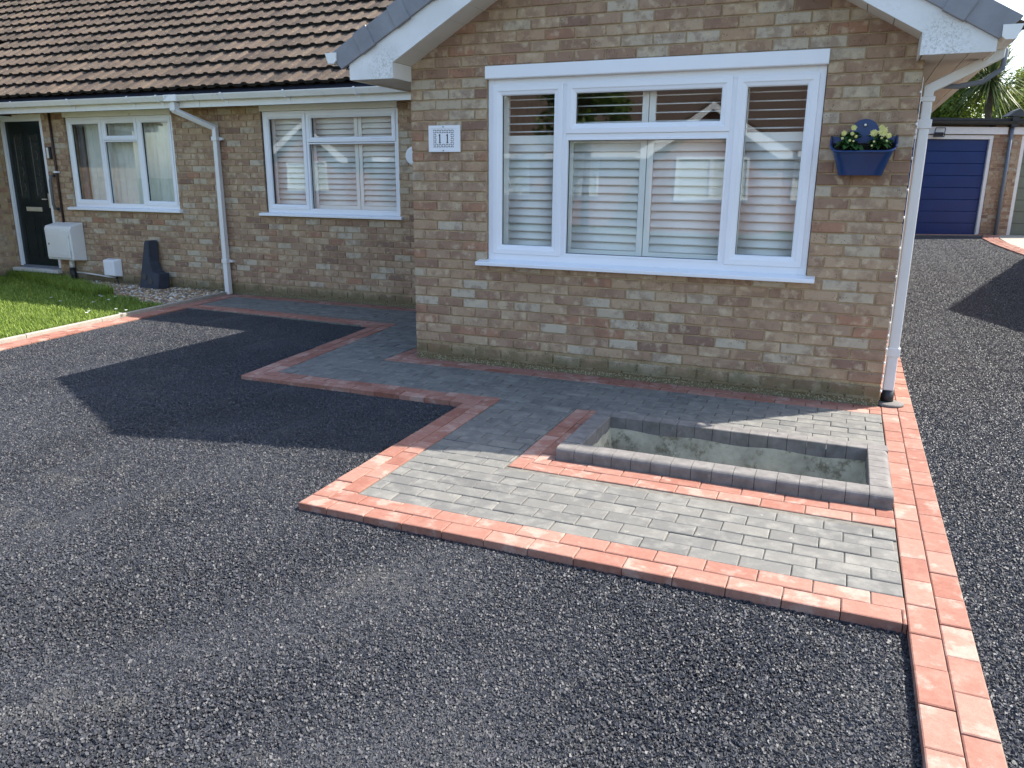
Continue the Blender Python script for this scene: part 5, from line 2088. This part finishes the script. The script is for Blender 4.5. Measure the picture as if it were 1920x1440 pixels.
gbuild(m, 'rain_hopper', 'dark_gutter', g1)
fl = thing('floodlight', 'small black wire-framed lamp above the blue garage door', 'lamp', gl2w(-1.15, -0.1, 2.1))
m = MB()
for (a, b) in (((-1.27, -0.14, 2.04), (-1.05, -0.14, 2.04)), ((-1.27, -0.14, 2.04), (-1.22, -0.10, 2.22)), ((-1.05, -0.14, 2.04), (-1.02, -0.10, 2.22)), ((-1.22, -0.10, 2.22), (-1.02, -0.10, 2.22)), ((-1.25, -0.13, 2.11), (-1.04, -0.13, 2.11))):
    m.tube([a, b], 0.009, 5)
m.box(-1.22, -1.05, -0.10, -0.045, 2.05, 2.13)
gbuild(m, 'lamp_body', 'black', fl)
g2 = garage('brick garage with sage green boarded door next to the blue one', 0.75, 2.88, 'garage_green', 8, [(0.502, 0.672), (2.96, 3.4)], 0.5)
m = MB()
m.box(-2.2, 0.05, -0.24, -0.02, -0.06, 0.012)
o = gbuild(m, 'threshold_bed', 'sand', None)
o['kind'] = 'structure'
bb = o
pt = [gl2w(-2.2, -0.235, 0), gl2w(0.06, -0.235, 0)]
strip((pt[0][0], pt[0][1]), (pt[1][0], pt[1][1]), 1, 2, bb, z=GA_O.z + 0.018)

# ------------------------------------------------------------------ vegetation behind the garages
def crown(center, rad, n, leaf_size, mat, name, parent, seed, clumps=26):
    rs = np.random.default_rng(seed)
    m = MB()
    cs = []
    for i in range(clumps):
        v = rs.normal(size=3)
        v /= np.linalg.norm(v)
        cs.append((np.array(center) + v * np.array(rad) * rs.uniform(0.35, 0.95), rs.uniform(0.22, 0.45) * min(rad)))
    for i in range(n):
        c, r = cs[rs.integers(len(cs))]
        v = rs.normal(size=3)
        v /= np.linalg.norm(v)
        p = c + v * r * rs.uniform(0.3, 1.0) ** 0.6
        nrm = v + rs.normal(size=3) * 0.7
        nrm /= np.linalg.norm(nrm)
        a = np.cross(nrm, rs.normal(size=3))
        a /= np.linalg.norm(a)
        b = np.cross(nrm, a)
        s1 = leaf_size * rs.uniform(0.6, 1.3)
        m.add([p - a * s1, p - b * s1 * 0.45, p + a * s1, p + b * s1 * 0.45], [(0, 1, 2, 3)], float(rs.random()))
    return m.build(name, mat, parent), cs

def tree(name, label, base, h, rad, n, mat, seed, leaf=0.07, clumps=26):
    t = thing(name, label, 'tree', base, None)
    c = (base[0], base[1], base[2] + h - rad[2] * 0.95)
    o, cs = crown(c, rad, n, leaf, mat, 'crown', t, seed, clumps)
    m = MB()
    top = Vector(c)
    b = Vector(base)
    m.tube([b, b.lerp(top, 0.5) + Vector((0.08, 0.05, 0)), top], [0.14, 0.10, 0.05], 8)
    for (p, r) in cs[:10]:
        s_ = b.lerp(top, random.uniform(0.5, 0.9))
        m.tube([s_, s_.lerp(Vector(p), 0.5) + Vector((0, 0, 0.1)), Vector(p)], [0.045, 0.03, 0.012], 6)
    m.build('trunk', 'bark', t, True)
    return t
zb = gz(20) - 0.1
tree('leafy_tree', 'dense yellow-green tree behind the blue garage, left of the palm', (5.9, 21.5, zb), 5.5, (1.9, 1.4, 2.3), 17000, 'leaf2', 21)
tree('leafy_tree', 'bright green tree behind the green garage, right of the palm', (8.4, 22.5, zb), 5.9, (1.9, 1.5, 2.5), 15000, 'leaf2', 22)
tree('hedge_tree', 'dark green bushy tree low behind the palm and garages', (7.2, 25.0, zb), 5.8, (2.9, 1.3, 2.6), 15000, 'leaf', 23)
tree('hedge_tree', 'tall pale green tree standing far behind the blue garage', (5.0, 30.0, zb), 6.6, (2.8, 2.0, 2.9), 13000, 'leaf2', 24, 0.09)
# cordyline
pm = thing('palm_tree', 'spiky cordyline palm rising behind the garage roof', 'palm', (6.62, 20.2, zb))
hd = Vector((6.35, 19.8, 4.15))
m = MB()
m.tube([(6.62, 20.2, zb), (6.58, 20.1, 2.0), (6.38, 19.83, 4.1)], [0.13, 0.10, 0.085], 8)
m.build('trunk', 'bark', pm, True)
m = MB()
rs = random.Random(4)
for i in range(430):
    az = rs.uniform(0, 2 * math.pi)
    el = rs.uniform(-0.9, 1.35)
    ln = rs.uniform(0.95, 1.4)
    d = Vector((math.cos(az) * math.cos(el), math.sin(az) * math.cos(el), math.sin(el)))
    s_ = Vector((-math.sin(az), math.cos(az), 0)) * 0.019
    p0 = hd + Vector((0, 0, rs.uniform(-0.15, 0.15)))
    p1 = p0 + d * ln * 0.55
    p2 = p0 + d * ln + Vector((0, 0, -0.16 * ln))
    m.add([p0 - s_, p0 + s_, p1 + s_, p1 - s_, p2], [(0, 1, 2, 3), (3, 2, 4)], rs.random())
m.build('leaves', 'palm', pm)

# ------------------------------------------------------------------ house across the side drive (its gable shades the tarmac)
rh = thing('neighbour_house', 'brick house whose pointed gable throws its shadow over the side drive', 'house', (11.0, 7.6, 0.1))
m = MB()
m.box(7.9, 14.0, 3.0, 11.4, -0.05, 2.45)
m.extr([(3.0, 2.45), (11.4, 2.45), (7.2, 4.8)], 7.9, 14.0, 'x')
m.build('wall', 'red_house', rh)
m = MB()
m.extr([(2.6, 2.30), (7.2, 4.90), (11.8, 2.30), (11.8, 2.42), (7.2, 5.02), (2.6, 2.42)][::-1], 7.66, 14.2, 'x')
m.build('roof', 'roof_dark', rh)
for y0 in (4.5, 8.6):
    m = MB()
    ring(m, y0, y0 + 1.4, 1.0, 2.1, 0.06, -0.03, 0.02)
    m.xf(lambda a, b, c: (7.9 + b, a, c))
    wn_ = m.build('window', 'upvc', rh)
    m = MB()
    m.box(7.892, 7.896, y0 + 0.06, y0 + 1.34, 1.06, 2.04)
    m.build('pane', 'glass', wn_)

# ------------------------------------------------------------------ across the road: mirrored in the windows
def far_house(label, x0, w, y0, gable_x):
    h = thing('opposite_house', label, 'house', (x0 + w / 2, y0 - 3, -0.1))
    m = MB()
    m.box(x0, x0 + w, y0 - 7.0, y0, -0.1, 2.5)
    gx0, gx1 = gable_x
    m.box(gx0, gx1, y0 + 0.002, y0 + 2.0, -0.1, 2.4)
    m.extr([(gx0, 2.4), (gx1, 2.4), ((gx0 + gx1) / 2, 2.4 + 0.3 * (gx1 - gx0))], y0 + 0.003, y0 + 2.0, 'y')
    m.build('wall', 'red_house', h)
    m = MB()
    zr = 2.4 + 0.62 * 3.8
    m.extr([(y0 + 0.35, 2.35), (y0 - 3.5, zr), (y0 - 7.35, 2.35), (y0 - 7.35, 2.25), (y0 - 3.5, zr - 0.1), (y0 + 0.35, 2.25)], x0 - 0.2, x0 + w + 0.2, 'x')
    c = (gx0 + gx1) / 2
    za = 2.5 + 0.3 * (gx1 - gx0)
    m.extr([(gx0 - 0.35, 2.25), (c, za + 0.1), (gx1 + 0.35, 2.25), (gx1 + 0.35, 2.35), (c, za + 0.22), (gx0 - 0.35, 2.35)][::-1], y0 - 2.0, y0 + 2.25, 'y')
    m.build('roof', 'roof_dark', h)
    m = MB()
    m.extr([(gx0 - 0.38, 2.1), (gx0 - 0.02, 2.1), (c, za - 0.12), (gx1 + 0.02, 2.1), (gx1 + 0.38, 2.1), (gx1 + 0.38, 2.28), (c, za + 0.08), (gx0 - 0.38, 2.28)][::-1], y0 + 2.25, y0 + 2.28, 'y')
    m.build('bargeboard', 'upvc', h)
    m = MB()
    m.box(x0 - 0.2, gx0 - 0.4, y0 + 0.30, y0 + 0.42, 2.18, 2.36)
    m.box(gx1 + 0.4, x0 + w + 0.2, y0 + 0.30, y0 + 0.42, 2.18, 2.36)
    m.build('gutter', 'upvc', h)
    spots = [(c - 1.1, c + 1.1, y0 + 2.0)]
    x = x0 + 0.6
    while x + 1.6 < x0 + w:
        if x + 1.7 < gx0 or x > gx1 + 0.2:
            spots.append((x, x + 1.5, y0))
        x += 2.6
    for (a, b, yy) in spots:
        m = MB()
        ring(m, a, b, 0.9, 2.15, 0.07, yy + 0.005, yy + 0.06)
        m.box((a + b) / 2 - 0.04, (a + b) / 2 + 0.04, yy + 0.006, yy + 0.058, 0.97, 2.08)
        wn_ = m.build('window', 'upvc', h)
        m = MB()
        m.box(a + 0.07, b - 0.07, yy + 0.02, yy + 0.024, 0.97, 2.08)
        m.build('pane', 'glass', wn_)
        m = MB()
        m.box(a + 0.06, b - 0.06, yy + 0.007, yy + 0.012, 0.96, 2.09)
        m.build('blind', 'shutter', wn_)
far_house('red brick bungalow with white gable trim mirrored in the bay window', -9.5, 13.0, -21.0, (-2.6, 1.2))
far_house('red brick bungalow mirrored in the recessed window by the bay', -26.0, 13.5, -21.0, (-21.0, -17.0))
tree('street_tree', 'leafy street tree mirrored in the upper panes of the bay window', (-4.3, -17.9, -0.1), 6.4, (1.9, 1.7, 2.2), 7000, 'leaf', 31, 0.10)
tree('street_tree', 'broad street tree mirrored in the recessed window', (-12.2, -20.0, -0.1), 6.5, (2.2, 1.7, 2.3), 7000, 'leaf', 32, 0.10)

# tiny bulbs clipped down the bay corner beside the rainwater pipe
sl_ = thing('string_lights', 'string of tiny white bulbs clipped down the brick corner beside the pipe', 'string lights', (3.597, -0.006, 0.1))
m = MB()
pts = [(3.5965, -0.006 + 0.002 * math.sin(i), 0.10 + i * 0.095) for i in range(22)]
m.tube(pts, 0.0022, 5)
m.build('wire', 'upvc_pipe', sl_)
for p in pts[::2] + pts[1:6:2]:
    m = MB()
    z = p[2] + random.uniform(-.015, .015)
    m.tube([(p[0] - 0.004, p[1] - 0.004, z), (p[0] - 0.006, p[1] - 0.010, z + 0.004), (p[0] - 0.006, p[1] - 0.013, z + 0.014)], [0.003, 0.0065, 0.004], 6)
    m.build('bulb', 'daisy', sl_, True)
